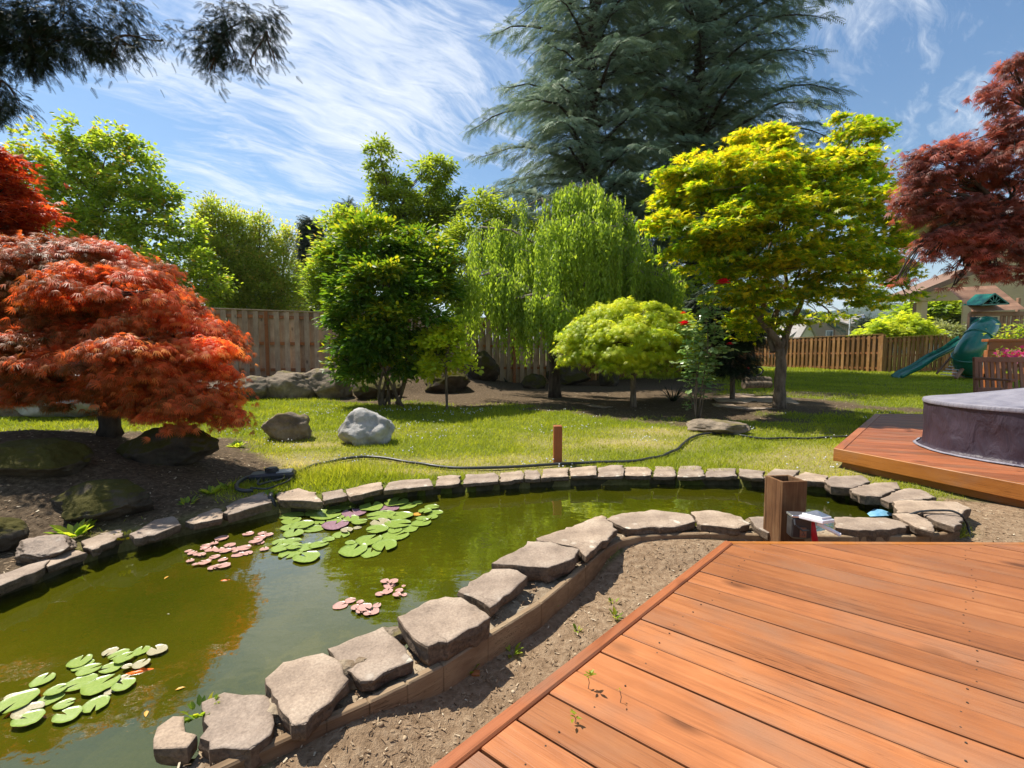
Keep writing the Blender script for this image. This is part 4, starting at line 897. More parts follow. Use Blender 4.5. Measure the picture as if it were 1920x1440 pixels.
btree('oak_tree', 'tall airy green tree with three upright sprays, behind the tall shrub', 'tree', 770, 620, 17.5, [(712, 290, 20, 26), (705, 320, 22, 14), (735, 340, 32, 26), (795, 320, 14, 26), (825, 310, 16, 24), (745, 380, 46, 34), (825, 350, 26, 40), (790, 400, 50, 34), (710, 375, 22, 20), (725, 430, 42, 34), (830, 410, 34, 40), (780, 450, 60, 34), (860, 400, 16, 40)], 20000, .14, 'green', T_leaf(), .12, .26, gb, nsf=.55, fork=(770, 540), shell=(.3, 1.05), flat=.7, tip=.2, upb=.4)
btree('maple_tree', 'bright green tree filling between the airy tree and the weeping tree', 'tree', 910, 620, 16., [(905, 400, 40, 34), (960, 430, 46, 40), (880, 460, 50, 46), (940, 500, 60, 46), (1000, 470, 50, 46), (860, 560, 60, 46), (930, 580, 60, 40), (1000, 560, 60, 50), (1060, 560, 60, 60), (1120, 560, 60, 60), (1180, 560, 60, 60), (1240, 560, 60, 55)], 30000, .145, 'green', T_leaf(), .12, .4, gb, fork=(920, 570), shell=(.3, 1.05), flat=.7, tip=.1)
btree('dark_shrub', 'dark evergreen shrub under the yellow maple, behind the rose', 'shrub', 1375, 690, 11., [(1375, 650, 45, 34), (1350, 620, 36, 30), (1405, 625, 40, 30), (1330, 580, 40, 34), (1390, 585, 45, 34), (1365, 672, 32, 20), (1385, 690, 34, 14), (1360, 696, 26, 10)], 12000, .12, 'fir', T_spray(), .06, .22, None, fork=(1375, 660), droop=.5)
# dark far pines
def pine(label, px, ytop, ybase, Y, wpx, n=2600, mat='pine', name='pine_tree', tx=.0, group='dark conifers beyond the fence'):
    t_, b = tree(name, label, 'tree', (px, 640), Y, group); top = atY(px, ytop, Y); LV = Leaves(); k = Y / F
    H = top[2] - b[2]; u = rng.random(n) ** .8; z = b[2] + H * (.12 + .88 * u); rr = wpx * k * (1 - u) ** .75 * rng.uniform(.25, 1.1, n) + .1; a = rng.random(n) * 6.283
    z += .25 * np.sin(a * 3 + z * 2.); p = np.stack([top[0] + rr * np.cos(a), Y + rr * np.sin(a), z - .12 * rr], 1)
    ax = np.stack([np.cos(a), np.sin(a), .25 - .3 * rng.random(n)], 1) + rng.normal(size=(n, 3)) * .3
    LV.add(p, ax, np.array([0, 0, 1.]) + rng.normal(size=(n, 3)) * .3, k * 18 * rng.uniform(.7, 1.3, n), rng.random(n)); LV.build('crown', T_spray(), LM[mat], t_)
    trunk([b, (b + top) / 2, top], [.22, .14, .02], t_, M['barkdark'])
pine('dark blue green pine between the clipped row and the light green tree', 583, 418, 600, 30, 34, 3400)
pine('small dark pine tip above the light green column tree', 652, 385, 600, 34, 22, 1800)
pine('tiny conifer beside the far taupe house', 1625, 598, 640, 62, 9, 500)

# --- blue atlas cedars
def cedar(px, Y, ztop, prof, nb, label, seed, sizek=1., asc=.14):
    global rng
    keep = rng; rng = np.random.default_rng(seed)
    b = atY(px, 650, Y); b[2] = float(hgt(b[0], b[1])); t_ = thing('blue_cedar', label, 'tree', b, 'pair of blue cedars behind the garden')
    trunk([b, b + (0, .2, ztop * .5), b + (.1, .3, ztop)], [.42, .30, .06], t_, M['barkdark']); LV = Leaves(); mb = MB(); zs = np.linspace(2.0, ztop - .5, nb)
    for i, z in enumerate(zs):
        a = i * 2.399 + rng.normal() * .3; L = np.interp(z, prof[0], prof[1]) * rng.uniform(.55, 1.2)
        # longer to the side the photo shows
        d = np.array([math.cos(a), math.sin(a), 0]); n_ = 10; P = []
        for k in range(n_ + 1):
            u = k / n_; P.append(b * [1, 1, 0] + d * L * u + np.array([0, 0, z + L * (asc * 2.2 * u - asc * 2.0 * u * u * u - .10 * u * u)]) + rng.normal(size=3) * .04 * u)
        P = np.array(P); mb.tube(P, (.035 + L * .012, .008), 5, cap=False)
        ns = int(L * 6.8) + 4
        for j in range(ns):
            u = .12 + .88 * (j + rng.random()) / ns; f = u * n_; k = min(int(f), n_ - 1); q = P[k] + (P[k + 1] - P[k]) * (f - k)
            sd = 1 if j % 2 else -1; l2 = (.35 + .36 * L * (1 - u) ** .8 * (.4 + .6 * min(1, u * 3))) * rng.uniform(.6, 1.2)
            dd = norm(d * rng.uniform(.5, 1.) + sd * np.array([-d[1], d[0], 0]) * rng.uniform(.5, 1.1) * (1 if u < .95 else .2)); m_ = max(2, int(l2 / .13)); uu = (np.arange(m_) + .3) / m_
            pp = q + dd * l2 * uu[:, None] + np.stack([np.zeros(m_), np.zeros(m_), -.26 * l2 * uu ** 2 + rng.normal(size=m_) * .03], 1)
            s2 = np.where(np.arange(m_) % 2, 1, -1)[:, None] * np.array([-dd[1], dd[0], 0]) * rng.uniform(.0, .9, (m_, 1))
            ax = dd + s2 + np.stack([np.zeros(m_), np.zeros(m_), -.25 - .45 * uu], 1) + rng.normal(size=(m_, 3)) * .18
            LV.add(pp, ax, np.array([0, 0, 1.]) + rng.normal(size=(m_, 3)) * .35, .41 * sizek * rng.uniform(.7, 1.25, m_), .55 * rng.random(m_) + .45 * rng.random())
    LV.build('crown', T_spray(6), LM['cedar'], t_); mb.build('branches', M['barkdark'], t_, True); rng = keep
cedar(1105, 20, 21, ((2, 4, 7.5, 10, 12.5, 15, 18.5, 21), (5.0, 5.2, 5.3, 4.7, 4.2, 3.6, 2.8, .8)), 155, 'grey green cedar with drooping branches, the left one of the pair', 3)
cedar(1300, 21.5, 22.8, ((2, 4, 7.5, 10, 12.5, 15, 18.5, 22.8), (4.5, 4.7, 4.8, 4.9, 5.1, 4.9, 3.8, .8)), 180, 'blue green cedar with layered branches, the right one of the pair', 5, asc=.2)

# --- red laceleaf maple on the left bank
TY = 4.75
t_, b = tree('laceleaf_maple', 'red weeping laceleaf maple mound on the left bank above the pond', 'tree', (205, 850), TY + .1)
LV = Leaves()
up = lobe_world([(120, 530, 185, 78, .2), (10, 560, 150, 90, .1), (250, 600, 120, 80, .1), (200, 560, 120, 60, -.5), (330, 640, 88, 78, .0), (385, 690, 55, 60, .0), (330, 720, 90, 60, -.35)], TY, .8)
tw = fill(LV, up, 36000, .07, .16, flat=.32, droop=.5, tip=.12, shell=(.80, 1.03), upb=.93, jit=.22, outw=1.5)
sk = lobe_world([(250, 700, 90, 32, -.75), (300, 745, 100, 34, -.55), (380, 755, 58, 26, -.1), (60, 615, 140, 50, -.1), (170, 640, 110, 40, -.3), (20, 640, 60, 40, -.5), (120, 690, 95, 34, -.7), (30, 660, 80, 40, -.7), (170, 735, 80, 26, -.5), (60, 720, 80, 28, -.3), (230, 655, 60, 26, -.95), (370, 660, 50, 36, -.5), (120, 745, 70, 22, -.5), (260, 768, 46, 18, -.4), (330, 778, 62, 20, -.5), (400, 775, 38, 22, -.2), (30, 750, 60, 20, -.4)], TY, .9)
tw2 = fill(LV, sk, 32000, .068, .12, flat=.3, droop=.5, tip=.12, shell=(.6, 1.03), upb=.8, jit=.25, outw=1.5)
for i_ in range(len(LV.p)): LV.r[i_] = LV.r[i_] - .17 + .30 * np.clip((LV.p[i_][:, 0] + 4.6) / 1.6, 0, 1)  # backlit coral of the right side put into the leaf colour, browner leftwards
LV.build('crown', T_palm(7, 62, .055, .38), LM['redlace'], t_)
trunk([b + (0, 0, -.15), atY(207, 790, TY + .1), atY(205, 730, TY + .1), atY(190, 650, TY + .1)], [.12, .10, .085, .06], t_, M['barkdark'])
branches(tw, [atY(190, 660, TY), atY(205, 720, TY)], .035, t_, M['barkdark'], per=10, sag=.25); branches(tw2, atY(205, 710, TY), .02, t_, M['barkdark'], per=7, name='lower_branches')

# --- upright red maple at the left frame edge
TY = 5.6
t_, b = tree('red_maple', 'bright red maple foliage reaching in at the left frame edge', 'tree', (-110, 800), TY)
lob = lobe_world([(-30, 310, 60, 40), (0, 360, 70, 34), (20, 410, 78, 26), (60, 395, 36, 14), (-40, 430, 80, 40), (10, 440, 70, 22), (-90, 360, 80, 90), (-190, 420, 90, 120, .5), (-230, 600, 80, 110, .3), (-150, 700, 60, 60, -.3)], TY)  # leftmost big lobes are out of frame, added to shade the bank
LV = Leaves(); tw = fill(LV, lob, 13000, .09, .17, flat=.35, droop=.25, tip=.1, jit=.3, outw=1.2); LV.build('crown', T_palm(5, 70, .10), LM['redup'], t_)
trunk([b, atY(-110, 600, TY), atY(-90, 420, TY)], [.09, .07, .04], t_, M['barkdark']); branches(tw, atY(-90, 430, TY), .025, t_, M['barkdark'])

# --- bronze maple, right
TY = 4.6
t_, b = tree('bronze_maple', 'dark red bronze maple hanging in from the right frame edge', 'tree', (2130, 760), 5.3)
lob = lobe_world([(1900, 120, 48, 22), (1880, 175, 42, 26), (1905, 240, 40, 34), (1950, 180, 60, 80, .3), (1850, 290, 75, 50), (1740, 290, 42, 26), (1720, 320, 48, 30), (1800, 350, 90, 50), (1900, 350, 80, 60), (1715, 370, 42, 18), (1770, 410, 70, 34), (1860, 430, 90, 50), (1930, 430, 60, 60), (1790, 455, 72, 32), (1880, 475, 70, 34), (1850, 508, 46, 16), (1930, 505, 30, 26), (1795, 500, 14, 14), (1740, 478, 26, 10), (1700, 385, 30, 10), (1680, 525, 16, 4), (1790, 535, 9, 8), (2010, 330, 80, 90, .3), (2080, 430, 90, 70, .5), (2060, 250, 70, 70, .5), (2160, 380, 80, 80, .7)], TY, .8)
LV = Leaves(); tw = fill(LV, lob, 20000, .066, .10, nsf=.6, flat=.4, droop=.45, tip=.05, jit=.35, outw=.9, shell=(.4, 1.05), upb=.3)
LV.build('crown', T_palm(7, 78, .062, .22), LM['bronze'], t_)
trunk([b, atY(2080, 600, 5.2), atY(1990, 470, 4.9)], [.12, .09, .06], t_, M['barkdark'])
branches(tw, [atY(1990, 470, 4.8), atY(1950, 380, TY), atY(1880, 400, TY), atY(1940, 240, TY)], .02, t_, M['barkdark'], per=9)

# --- overhanging conifer, top left
t_, b = tree('fir_tree', 'dark conifer whose needle sprays hang in at the top left corner', 'tree', (0, 0), None, base=(-7.2, 2.6, .3))
LV = Leaves(); TY = 1.6
lob = lobe_world([(50, 70, 110, 46), (140, 80, 70, 28), (50, 112, 60, 24), (205, 85, 40, 18), (218, 108, 12, 14), (252, 92, 20, 10), (0, 200, 30, 28), (35, 190, 22, 10), (395, 72, 60, 18), (395, 102, 18, 20), (393, 138, 12, 16), (430, 95, 42, 16), (470, 125, 16, 10), (508, 80, 20, 14), (515, 112, 14, 6), (445, 120, 14, 10), (305, 75, 10, 6), (-60, 140, 60, 90), (120, 30, 200, 24), (450, 40, 80, 26)], TY, .7)
tw = fill(LV, lob, 8500, .027, .028, flat=.9, droop=.75, jit=.4, shell=(.2, 1.05), upb=.2)
LV.build('crown', T_spray(), LM['fir'], t_)
trunk([b, b + (0, 0, 3), b + (0, .1, 9)], [.25, .2, .08], t_, M['barkdark'])
mb = MB(); hub = atY(-480, -160, TY); limb(mb, b + (0, 0, 4.6), hub, .07, .04, .05, .02, 8)
for x0 in ((60, 60), (220, 70), (420, 60), (500, 60), (0, 150)): limb(mb, hub, atY(x0[0], x0[1] - 70, TY), .012, .004, .05, .02, 8)
mb.build('boughs', M['barkdark'], t_, True); branches(tw, [atY(60, 60, TY), atY(220, 70, TY), atY(420, 60, TY), atY(500, 60, TY), atY(0, 150, TY)], .004, t_, M['barkdark'], per=5, name='branches', sag=0, tr=.004)

# --- shrubs and trees beyond the right fence
gs = 'shrubs beyond the right fence'
btree('maple_shrub', 'yellow green mounded shrub just beyond the right fence, before the porch', 'shrub', 1668, 655, 27, [(1668, 622, 52, 22), (1640, 632, 34, 14), (1700, 612, 30, 20), (1715, 630, 26, 18)], 6000, .24, 'dome', T_palm(5, 70, .12), .08, .5, gs, fork=(1668, 640), droop=.4)
btree('green_tree', 'bright green tree behind the porch columns of the right house', 'tree', 1765, 655, 42, [(1765, 590, 46, 30), (1740, 600, 40, 30), (1700, 590, 22, 14), (1790, 600, 30, 30)], 5000, .42, 'maplegr', T_round(), .1, .8, gs, fork=(1765, 630))
btree('hedge_shrub', 'pale variegated rounded hedge shrub behind the right fence under the porch', 'shrub', 1765, 655, 29, [(1765, 628, 36, 18), (1790, 632, 20, 14)], 4000, .2, 'shrubvar', T_leaf(), .06, .5, gs, fork=(1765, 640))

# ================================================================== grass, litter
def in_any(x, y, polys):
    r = np.zeros(len(x), bool)
    for p in polys: r |= inside(x, y, p)
    return r
deck_polys = [np.array(quad), np.array([A2, B2, G2, np.array([10.2, 1.6]), E2])]
N = 620000
u = rng.random(N); y = 2.6 * (27 / 2.6) ** (u ** .92); x = (rng.random(N) * 2 - 1) * (1.25 * y + .8)
dmv = dirtmask(x, y); dv = drymask(x, y)
patch = .5 + .5 * np.sin(x * 4.1 + 1.7 * np.sin(y * 3.3)) * np.sin(y * 5.1 + 1.3 * np.sin(x * 2.9))
keep = (rng.random(N) < (1 - dmv) ** 1.5 * (1 - .8 * dv * (.35 + patch))) & ~inside(x, y, pond) & ~in_any(x, y, deck_polys) & ~inside(x, y, np.array(rim_poly))
keep &= segdist(x, y, pond) > .16
x, y, dv = x[keep], y[keep], dv[keep]; n = len(x)
tallness = np.ones(n)
for px, py, rr, k in ((600, 895, .45, 1.8), (640, 888, .5, 1.3), (1340, 880, .6, .8), (700, 893, .4, .9), (430, 905, .3, 1.)):
    c0 = gr(px, py); tallness += k * np.exp(-(np.hypot(x - c0[0], (y - c0[1]) * 1.6) / rr) ** 2)
tallness += .7 * np.clip(np.sin(x * 5.3 + 2 * np.sin(y * 4.1)) * np.sin(y * 6.1 + 1.5 * np.sin(x * 3.3)) - .35, 0, 1)
h = (.026 + .0016 * y) * rng.uniform(.4, 1.7, n) * tallness * (1 - .35 * dv); wd = .0028 + .00135 * y
a = rng.random(n) * 6.283; lean = rng.normal(size=(n, 2)) * .55
z = hgt(x, y) - .004; P0 = np.stack([x - wd / 2 * np.cos(a), y - wd / 2 * np.sin(a), z], 1); P1 = np.stack([x + wd / 2 * np.cos(a), y + wd / 2 * np.sin(a), z], 1)
P2 = np.stack([x + lean[:, 0] * h, y + lean[:, 1] * h, z + h], 1)
V = np.stack([P0, P1, P2], 1).reshape(-1, 3); Fc = np.arange(3 * n).reshape(-1, 3)
big_ = .5 + .5 * np.sin(x * 1.3 + 2 * np.sin(y * .9)) * np.sin(y * 1.7 + x * .4)
r_ = np.clip(.12 + .34 * rng.random(n) + .22 * big_ + .42 * dv * rng.random(n) + .20 * dv, 0, 1)
g_ = mesh_obj('grass', V, Fc, LM['grass'], rnd=r_); props(g_, 'short sunlit lawn grass with dry straw patches', 'grass', kind='stuff')
# litter on bare soil: twigs, chips and dry blades
N = 26000; u = rng.random(N); y = 1.2 * (13 / 1.2) ** u; x = (rng.random(N) * 2 - 1) * (1.25 * y + .5); dmv = dirtmask(x, y)
keep = (dmv > .4) & ~inside(x, y, pond) & ~in_any(x, y, deck_polys); x, y = x[keep], y[keep]; n = len(x); z = hgt(x, y) + .004
z = np.where(inside(x, y, np.array(rim_poly)), .06, z)
a = rng.random(n) * 6.283; L = rng.uniform(.006, .020, n) * (.8 + .22 * y); wd = .0006 + .0007 * y + (rng.random(n) < .12) * .0015
d = np.stack([np.cos(a), np.sin(a)], 1); q = np.stack([-d[:, 1], d[:, 0]], 1); c_ = np.stack([x, y], 1)
qd = [np.concatenate([c_ + s1_ * d * L[:, None] / 2 + s2_ * q * wd[:, None], (z + zz * .006 * rng.random(n))[:, None]], 1) for s1_, s2_, zz in ((-1, -1, 0), (1, -1, 1), (1, 1, 1), (-1, 1, 0))]
m, tt = newmat('litter'); c = tt.ramp(rndattr(tt), [(0, (.08, .05, .028)), (.5, (.24, .16, .095)), (.9, (.40, .30, .19)), (1, (.58, .50, .36))]); finish(tt, principled(tt, c, .9, spec=.1)); M['litter'] = m
props(mesh_obj('ground_litter', np.stack(qd, 1).reshape(-1, 3), np.arange(4 * n).reshape(-1, 4), m, rnd=rng.random(n)), 'dry twigs, leaf bits and chips scattered on the bare soil', 'litter', kind='stuff')
# pebbles and clods
mb = MB(); ico = bmesh.new(); bmesh.ops.create_icosphere(ico, subdivisions=1, radius=1); iv = np.array([v_.co[:] for v_ in ico.verts]); if_ = np.array([[v_.index for v_ in f.verts] for f in ico.faces]); ico.free()
N = 5200; y = 1.15 * (7 / 1.15) ** rng.random(N); x = (rng.random(N) * 2 - 1) * (1.25 * y + .5); keep = (dirtmask(x, y) > .5) & ~inside(x, y, pond) & ~in_any(x, y, deck_polys); x, y = x[keep], y[keep]; n = len(x)
sz = .003 + .010 * rng.random(n) ** 4; z = np.where(inside(x, y, np.array(rim_poly)), .052, hgt(x, y)); sc = rng.uniform(.6, 1.4, (n, 3)) * [1, 1, .6]
V = np.stack([x, y, z], 1)[:, None] + iv[None] * sz[:, None, None] * sc[:, None]; Fc = (if_[None] + (np.arange(n) * len(iv))[:, None, None]).reshape(-1, 3)
props(mesh_obj('soil_clods', V.reshape(-1, 3), Fc, m, rnd=np.repeat(rng.uniform(.2, .95, n), len(if_))), 'small clods and pebbles on the bare soil by the deck', 'pebbles', kind='stuff')
# clover flowers
N = 5200; y = rng.uniform(4.9, 10.5, N); x = rng.uniform(-4.5, 7.5, N); cl_ = np.sin(x * 2.2 + np.sin(y * 3)) * np.sin(y * 2.7 + 1.2 * np.sin(x * 1.9)); keep = (cl_ > .35) & (dirtmask(x, y) < .3) & ~in_any(x, y, deck_polys) & (rng.random(N) < .55); x, y = x[keep], y[keep]; n = len(x)
V = np.stack([x, y, hgt(x, y) + .045 + .02 * rng.random(n)], 1)[:, None] + iv[None] * (.007 + .004 * rng.random((n, 1, 1)))
props(mesh_obj('clover_flowers', V.reshape(-1, 3), (if_[None] + (np.arange(n) * len(iv))[:, None, None]).reshape(-1, 3), M['whitepaint'], rnd=np.zeros(n * len(if_))), 'tiny white clover flower heads dotted through the lawn', 'clover', kind='stuff')

# ================================================================== fences
def fence(name, label, pts, zt, mat, pitch, hgt_f=1.83, posts_mat='fencerail', cap=True, backmat=None, bw=.137):
    A = pts[0]; t_ = thing(name, label, 'fence', (A[0], A[1], 0)); fr_, bk_, rl, pt, cp_ = MB(), MB(), MB(), [], MB()
    for i in range(len(pts) - 1):
        a, b = np.array(pts[i], float), np.array(pts[i + 1], float); d = b - a; L = np.linalg.norm(d); d /= L; nrm = np.array([d[1], -d[0]])
        if np.dot(nrm, -a) < 0: nrm = -nrm     # towards the garden
        za, zb = zt[i]; k = int(L / pitch)
        D3 = np.array([d[0], d[1], 0]); N3 = np.array([nrm[0], nrm[1], 0]); U3 = np.array([0, 0, 1.])
        for j in range(k):
            u = (j + .5) / k; p = a + d * L * u; z1 = za + (zb - za) * u
            for mm, off, uo, w_ in ((fr_, .034, 0, .137), (bk_, -.034, .5, bw)):
                q = a + d * L * min(.999, u + uo / k); zb_ = float(hgt(q[0], q[1])) - .02; zt_ = z1 - .03 + random.uniform(-.004, .004)
                mm.box((*(q + nrm * off), (zb_ + zt_) / 2), (w_ + random.uniform(-.004, .004), .017, zt_ - zb_), [D3, N3, U3])
        for f_ in (.10, .52, .94):
            za_, zb2 = za - hgt_f * f_, zb - hgt_f * f_; rl.beam((*a, za_), (*b, zb2), .04, .085, rnd=random.random())
        if cap: cp_.beam((*a, za + .0), (*b, zb + .0), .13, .028, rnd=.7)
        m_ = max(1, round(L / 2.44))
        for j in range(m_ + (i == len(pts) - 2)):
            u = j / m_; q = a + d * L * u; z1 = za + (zb - za) * u; P_ = MB().box((*(q + nrm * .03), (z1 + float(hgt(*q)) - .1) / 2 - .01), (.09, .09, z1 - float(hgt(*q)) + .06), [D3, N3, U3]); P_.build('post', M[posts_mat], t_)
    fr_.build('pickets', M[mat], t_); bk_.build('back_pickets', M[backmat or mat], t_); rl.build('rails', M['fencerail'], t_)
    if cap: cp_.build('cap_board', M[mat], t_)
    return t_
LF = lambda X: (X, 16.0 + .395 * X)
fence('wooden_fence', 'weathered grey picket fence with orange post on the left behind the boulders', [LF(-17), LF(-9.2), LF(-5), LF(2.6)], [(2.6, 2.57), (2.57, 2.54), (2.54, 2.5)], 'fencegrey', .252)
fence('wooden_fence', 'shaded brown fence far behind the yellow maple, running back to the corner', [LF(2.6), (15.9, 30.7)], [(2.45, 2.22)], 'fencebrown', .26, posts_mat='fencebrown', bw=.20)
fence('wooden_fence', 'brown board fence across the far right of the lawn, with stepped top', [(15.9, 30.7), (18.75, 23.0)], [(2.22, 2.28)], 'fencebrown', .255, posts_mat='fencebrown', bw=.20)
fence('wooden_fence', 'brown board fence behind the green slide, starting a step lower', [(18.75, 23.0), (22.3, 23.4), (34, 25)], [(2.08, 2.27), (2.13, 2.3)], 'fencebrown', .255, posts_mat='fencebrown', bw=.20)

# ================================================================== hills, far houses
m, tt = newmat('forested_hills'); v = wpos(tt); n1 = tt.noise(v, .012, 6, .6); n2 = tt.noise(v, .08, 5, .7)
c = tt.mix(tt.ramp(n1, [(.40, 0.), (.6, 1.)]), (.022, .050, .018), (.07, .11, .035)); c = tt.mix(1., c, tt.ramp(n2, [(.3, (.6,) * 3), (.7, (1.35,) * 3)]), 'MULTIPLY')
finish(tt, principled(tt, c, .95, n2, 1., 20., .05)); M['hills'] = m
hx = np.linspace(-1800, 3400, 200); hy = np.linspace(900, 2600, 50); HX, HY = np.meshgrid(hx, hy)
ridge = np.interp(HX / 1700 * F + CX, [0, 800, 1300, 1480, 1510, 1576, 1601, 1631, 1656, 1672, 1690, 1750, 1850, 2100, 2700], [640, 640, 625, 592, 586, 579, 575, 574, 580, 581, 577, 570, 580, 600, 640])
rz = (662 - ridge) / F * 1700; prof_ = np.exp(-((HY - 1700) / 480.) ** 2)
nz_ = np.array([noise.fractal(Vector((a * .004, b * .004, 0)), 1, 2, 6) for a, b in zip(HX.ravel(), HY.ravel())]).reshape(HX.shape)
HZ = rz * prof_ * (1 + .0 * nz_) + nz_ * 22 * prof_ * (np.abs(HY - 1700) > 60) + np.abs(nz_) * 3
nx = len(hx); ii = np.arange((len(hy) - 1) * (nx - 1)); r0 = ii // (nx - 1) * nx + ii % (nx - 1)
props(mesh_obj('hills', np.stack([HX.ravel(), HY.ravel(), HZ.ravel() - 4], 1), np.stack([r0, r0 + 1, r0 + nx + 1, r0 + nx], 1), M['hills'], smooth=True), kind='structure')
def sidingmat(name, a, period):
    m, tt = newmat(name); v = wpos(tt); s_ = tt.add('ShaderNodeSeparateXYZ'); tt.l.new(v, s_.inputs[0]); fz = tt.math('FRACT', tt.math('DIVIDE', s_.outputs[2], period))
    n1 = tt.noise(v, 1.5, 4, .5); c = tt.ramp(n1, [(.3, tuple(k * .92 for k in a)), (.7, tuple(k * 1.06 for k in a))])
    finish(tt, principled(tt, c, .75, fz, 1., .03, .2)); return m
M['taupe'] = sidingmat('taupe_siding', (.34, .27, .235), .18); M['tan'] = sidingmat('tan_siding', (.52, .40, .26), .2)
M['whiteside'] = sidingmat('white_siding', (.62, .63, .66), .2)
M['shingle'] = simplemat('grey_shingles', (.22, .20, .18), (.38, .35, .32), 9, .9, .6, .03, (1, 1, 4), .1, coord='w')
M['trimbrown'] = simplemat('brown_trim', (.17, .10, .07), (.26, .16, .11), 9, .7, .2, .01, coord='w')
def zz(y, Y): return EYE + (662 - y) * Y / F
def xx(x, Y): return (x - CX) * Y / F
def gable(mb_wall, mb_roof, x0, x1, apx, y_e, y_a, Y, dep, base=631, th=.18, over=.35, mb_trim=None):
    X0, X1, XA = xx(x0, Y), xx(x1, Y), xx(apx, Y); ze, za, zb = zz(y_e, Y), zz(y_a, Y), .2
    for yy in (Y, Y + dep):
        pass
    mb_wall.addm([(X0, Y, zb), (X1, Y, zb), (X1, Y, ze), (XA, Y, za), (X0, Y, ze), (X0, Y + dep, zb), (X1, Y + dep, zb), (X1, Y + dep, ze), (XA, Y + dep, za), (X0, Y + dep, ze)], [(0, 1, 2, 3, 4), (9, 8, 7, 6, 5), (1, 6, 7, 2), (5, 0, 4, 9)], .5)
    for Xe in (X0, X1):
        dx = XA - Xe; dz = za - ze; L = math.hypot(dx, dz); ux, uz = dx / L, dz / L; e = np.array([Xe - ux * over, 0, ze - uz * over]); a_ = np.array([XA, 0, za]); nn = np.array([-uz, 0, ux]); nn = nn if nn[2] > 0 else -nn
        vs = []
        for yy in (Y - over, Y + dep + over):
            for p in (e, a_): vs += [p + nn * .02 + [0, yy, 0], p + nn * (.02 + th) + [0, yy, 0]]
        mb_roof.addm(vs, [(0, 1, 3, 2), (4, 6, 7, 5), (1, 5, 7, 3), (0, 2, 6, 4), (0, 4, 5, 1), (2, 3, 7, 6)], .5)
hs = thing('taupe_house', 'taupe sided house with a dark chimney beyond the right fence', 'house', (xx(1550, 60), 60, .3))
W1, R1 = MB(), MB(); gable(W1, R1, 1470, 1594, 1534, 614, 597, 60, 12); W1.build('wall', M['taupe'], hs); R1.build('roof', M['shingle'], hs)
wn = MB().box((xx(1551.5, 60), 59.96, zz(625.5, 60)), (.95, .08, .8)).build('window', M['whitepaint'], hs); MB().box((xx(1549, 60), 59.90, zz(625.5, 60)), (.36, .06, .62)).build('pane', M['glass'], wn); MB().box((xx(1554.3, 60), 59.90, zz(625.5, 60)), (.36, .06, .62)).build('pane', M['glass'], wn)
ch = MB().box((xx(1505, 60), 62, zz(598, 60) - .4), (1.0, 1.0, 2.4)); ch.box((xx(1505, 60), 62, zz(591.5, 60)), (1.25, 1.2, .35)); ch.build('chimney', M['black'], hs)
MB().tube([(xx(1557, 60), 59.6, .3), (xx(1557, 60), 59.6, zz(611, 60))], .09, 8).build('vent_pipe', M['trimbrown'], hs)
hs = thing('white_gable_house', 'small white gabled house with grey roof, left of the taupe house', 'house', (xx(1500, 52), 52, .3))
W1, R1 = MB(), MB(); gable(W1, R1, 1498, 1524, 1511, 631, 608, 52, .5); gable(W1, R1, 1480, 1524, 1511, 631, 608.5, 54.2, 5); W1.build('wall', M['whiteside'], hs); R1.build('roof', M['shingle'], hs)
hs = thing('grey_gable_house', 'grey roofed gabled house partly hidden behind the street lamp', 'house', (xx(1605, 66), 66, .3))
W1, R1 = MB(), MB(); gable(W1, R1, 1602, 1622, 1610, 604, 592, 66, 9); W1.build('wall', M['taupe'], hs); 
R1.addm([(xx(1585, 65), 65.5, zz(615, 65)), (xx(1603, 65), 65.5, zz(617, 65)), (xx(1608, 65), 70, zz(592, 70)), (xx(1588, 65), 70, zz(599, 70))], [(0, 1, 2, 3)]); R1.build('roof', M['shingle'], hs)
W1 = MB().box((xx(1597, 65), 66.5, zz(622, 65)), (1.4, 1.6, 1.6)); W1.build('bay', M['taupe'], hs)
sl = thing('street_lamp', 'thin grey street lamp with arm beyond the right fence', 'street lamp', (xx(1589, 56), 56, .3))
MB().tube([(xx(1589, 56), 56, .3), (xx(1589, 56), 56, zz(597, 56))], (.10, .06), 8).build('pole', M['whitepaint'], sl)
MB().tube([(xx(1589, 56), 56, zz(597, 56)), (xx(1600, 56), 56, zz(593, 56)), (xx(1611, 56), 56, zz(591.5, 56))], .05, 6).build('arm', M['whitepaint'], sl)
MB().lathe((xx(1612, 56), 56, zz(597, 56)), [(.0, -.1), (.28, 0), (.2, .22), (.05, .34)], 12).build('lamp_head', M['steel'], sl)

# right-hand house with covered porch
Y = 33.; hs = thing('tan_house', 'tan clapboard house with a covered porch behind the playset', 'house', (xx(1800, Y), Y, .5))
X0 = xx(1797, Y); MB().prism([(X0, Y), (X0 + 18, Y), (X0 + 18, Y + 8), (X0 * (Y + 8) / Y + .3, Y + 8)], .0, 11.).build('wall', M['tan'], hs)
MB().box((X0 + .12, Y - .06, 5.), (.34, .12, 12.)).build('corner_board', M['tan'], hs)
rf = MB(); e = np.array([xx(1686, Y), zz(562, Y)]); a_ = np.array([xx(1800, Y), zz(515, Y)])
d2 = (a_ - e) / np.linalg.norm(a_ - e); nn = np.array([-d2[1], d2[0]])
q = [e, a_, a_ + nn * .35, e + nn * .35]; rf.addm([(p[0], Y - 1.2, p[1]) for p in q] + [(p[0], Y + 1.4, p[1]) for p in q], [(0, 1, 2, 3), (7, 6, 5, 4), (0, 4, 5, 1), (1, 5, 6, 2), (2, 6, 7, 3), (3, 7, 4, 0)])
rf.build('porch_roof', M['trimbrown'], hs)
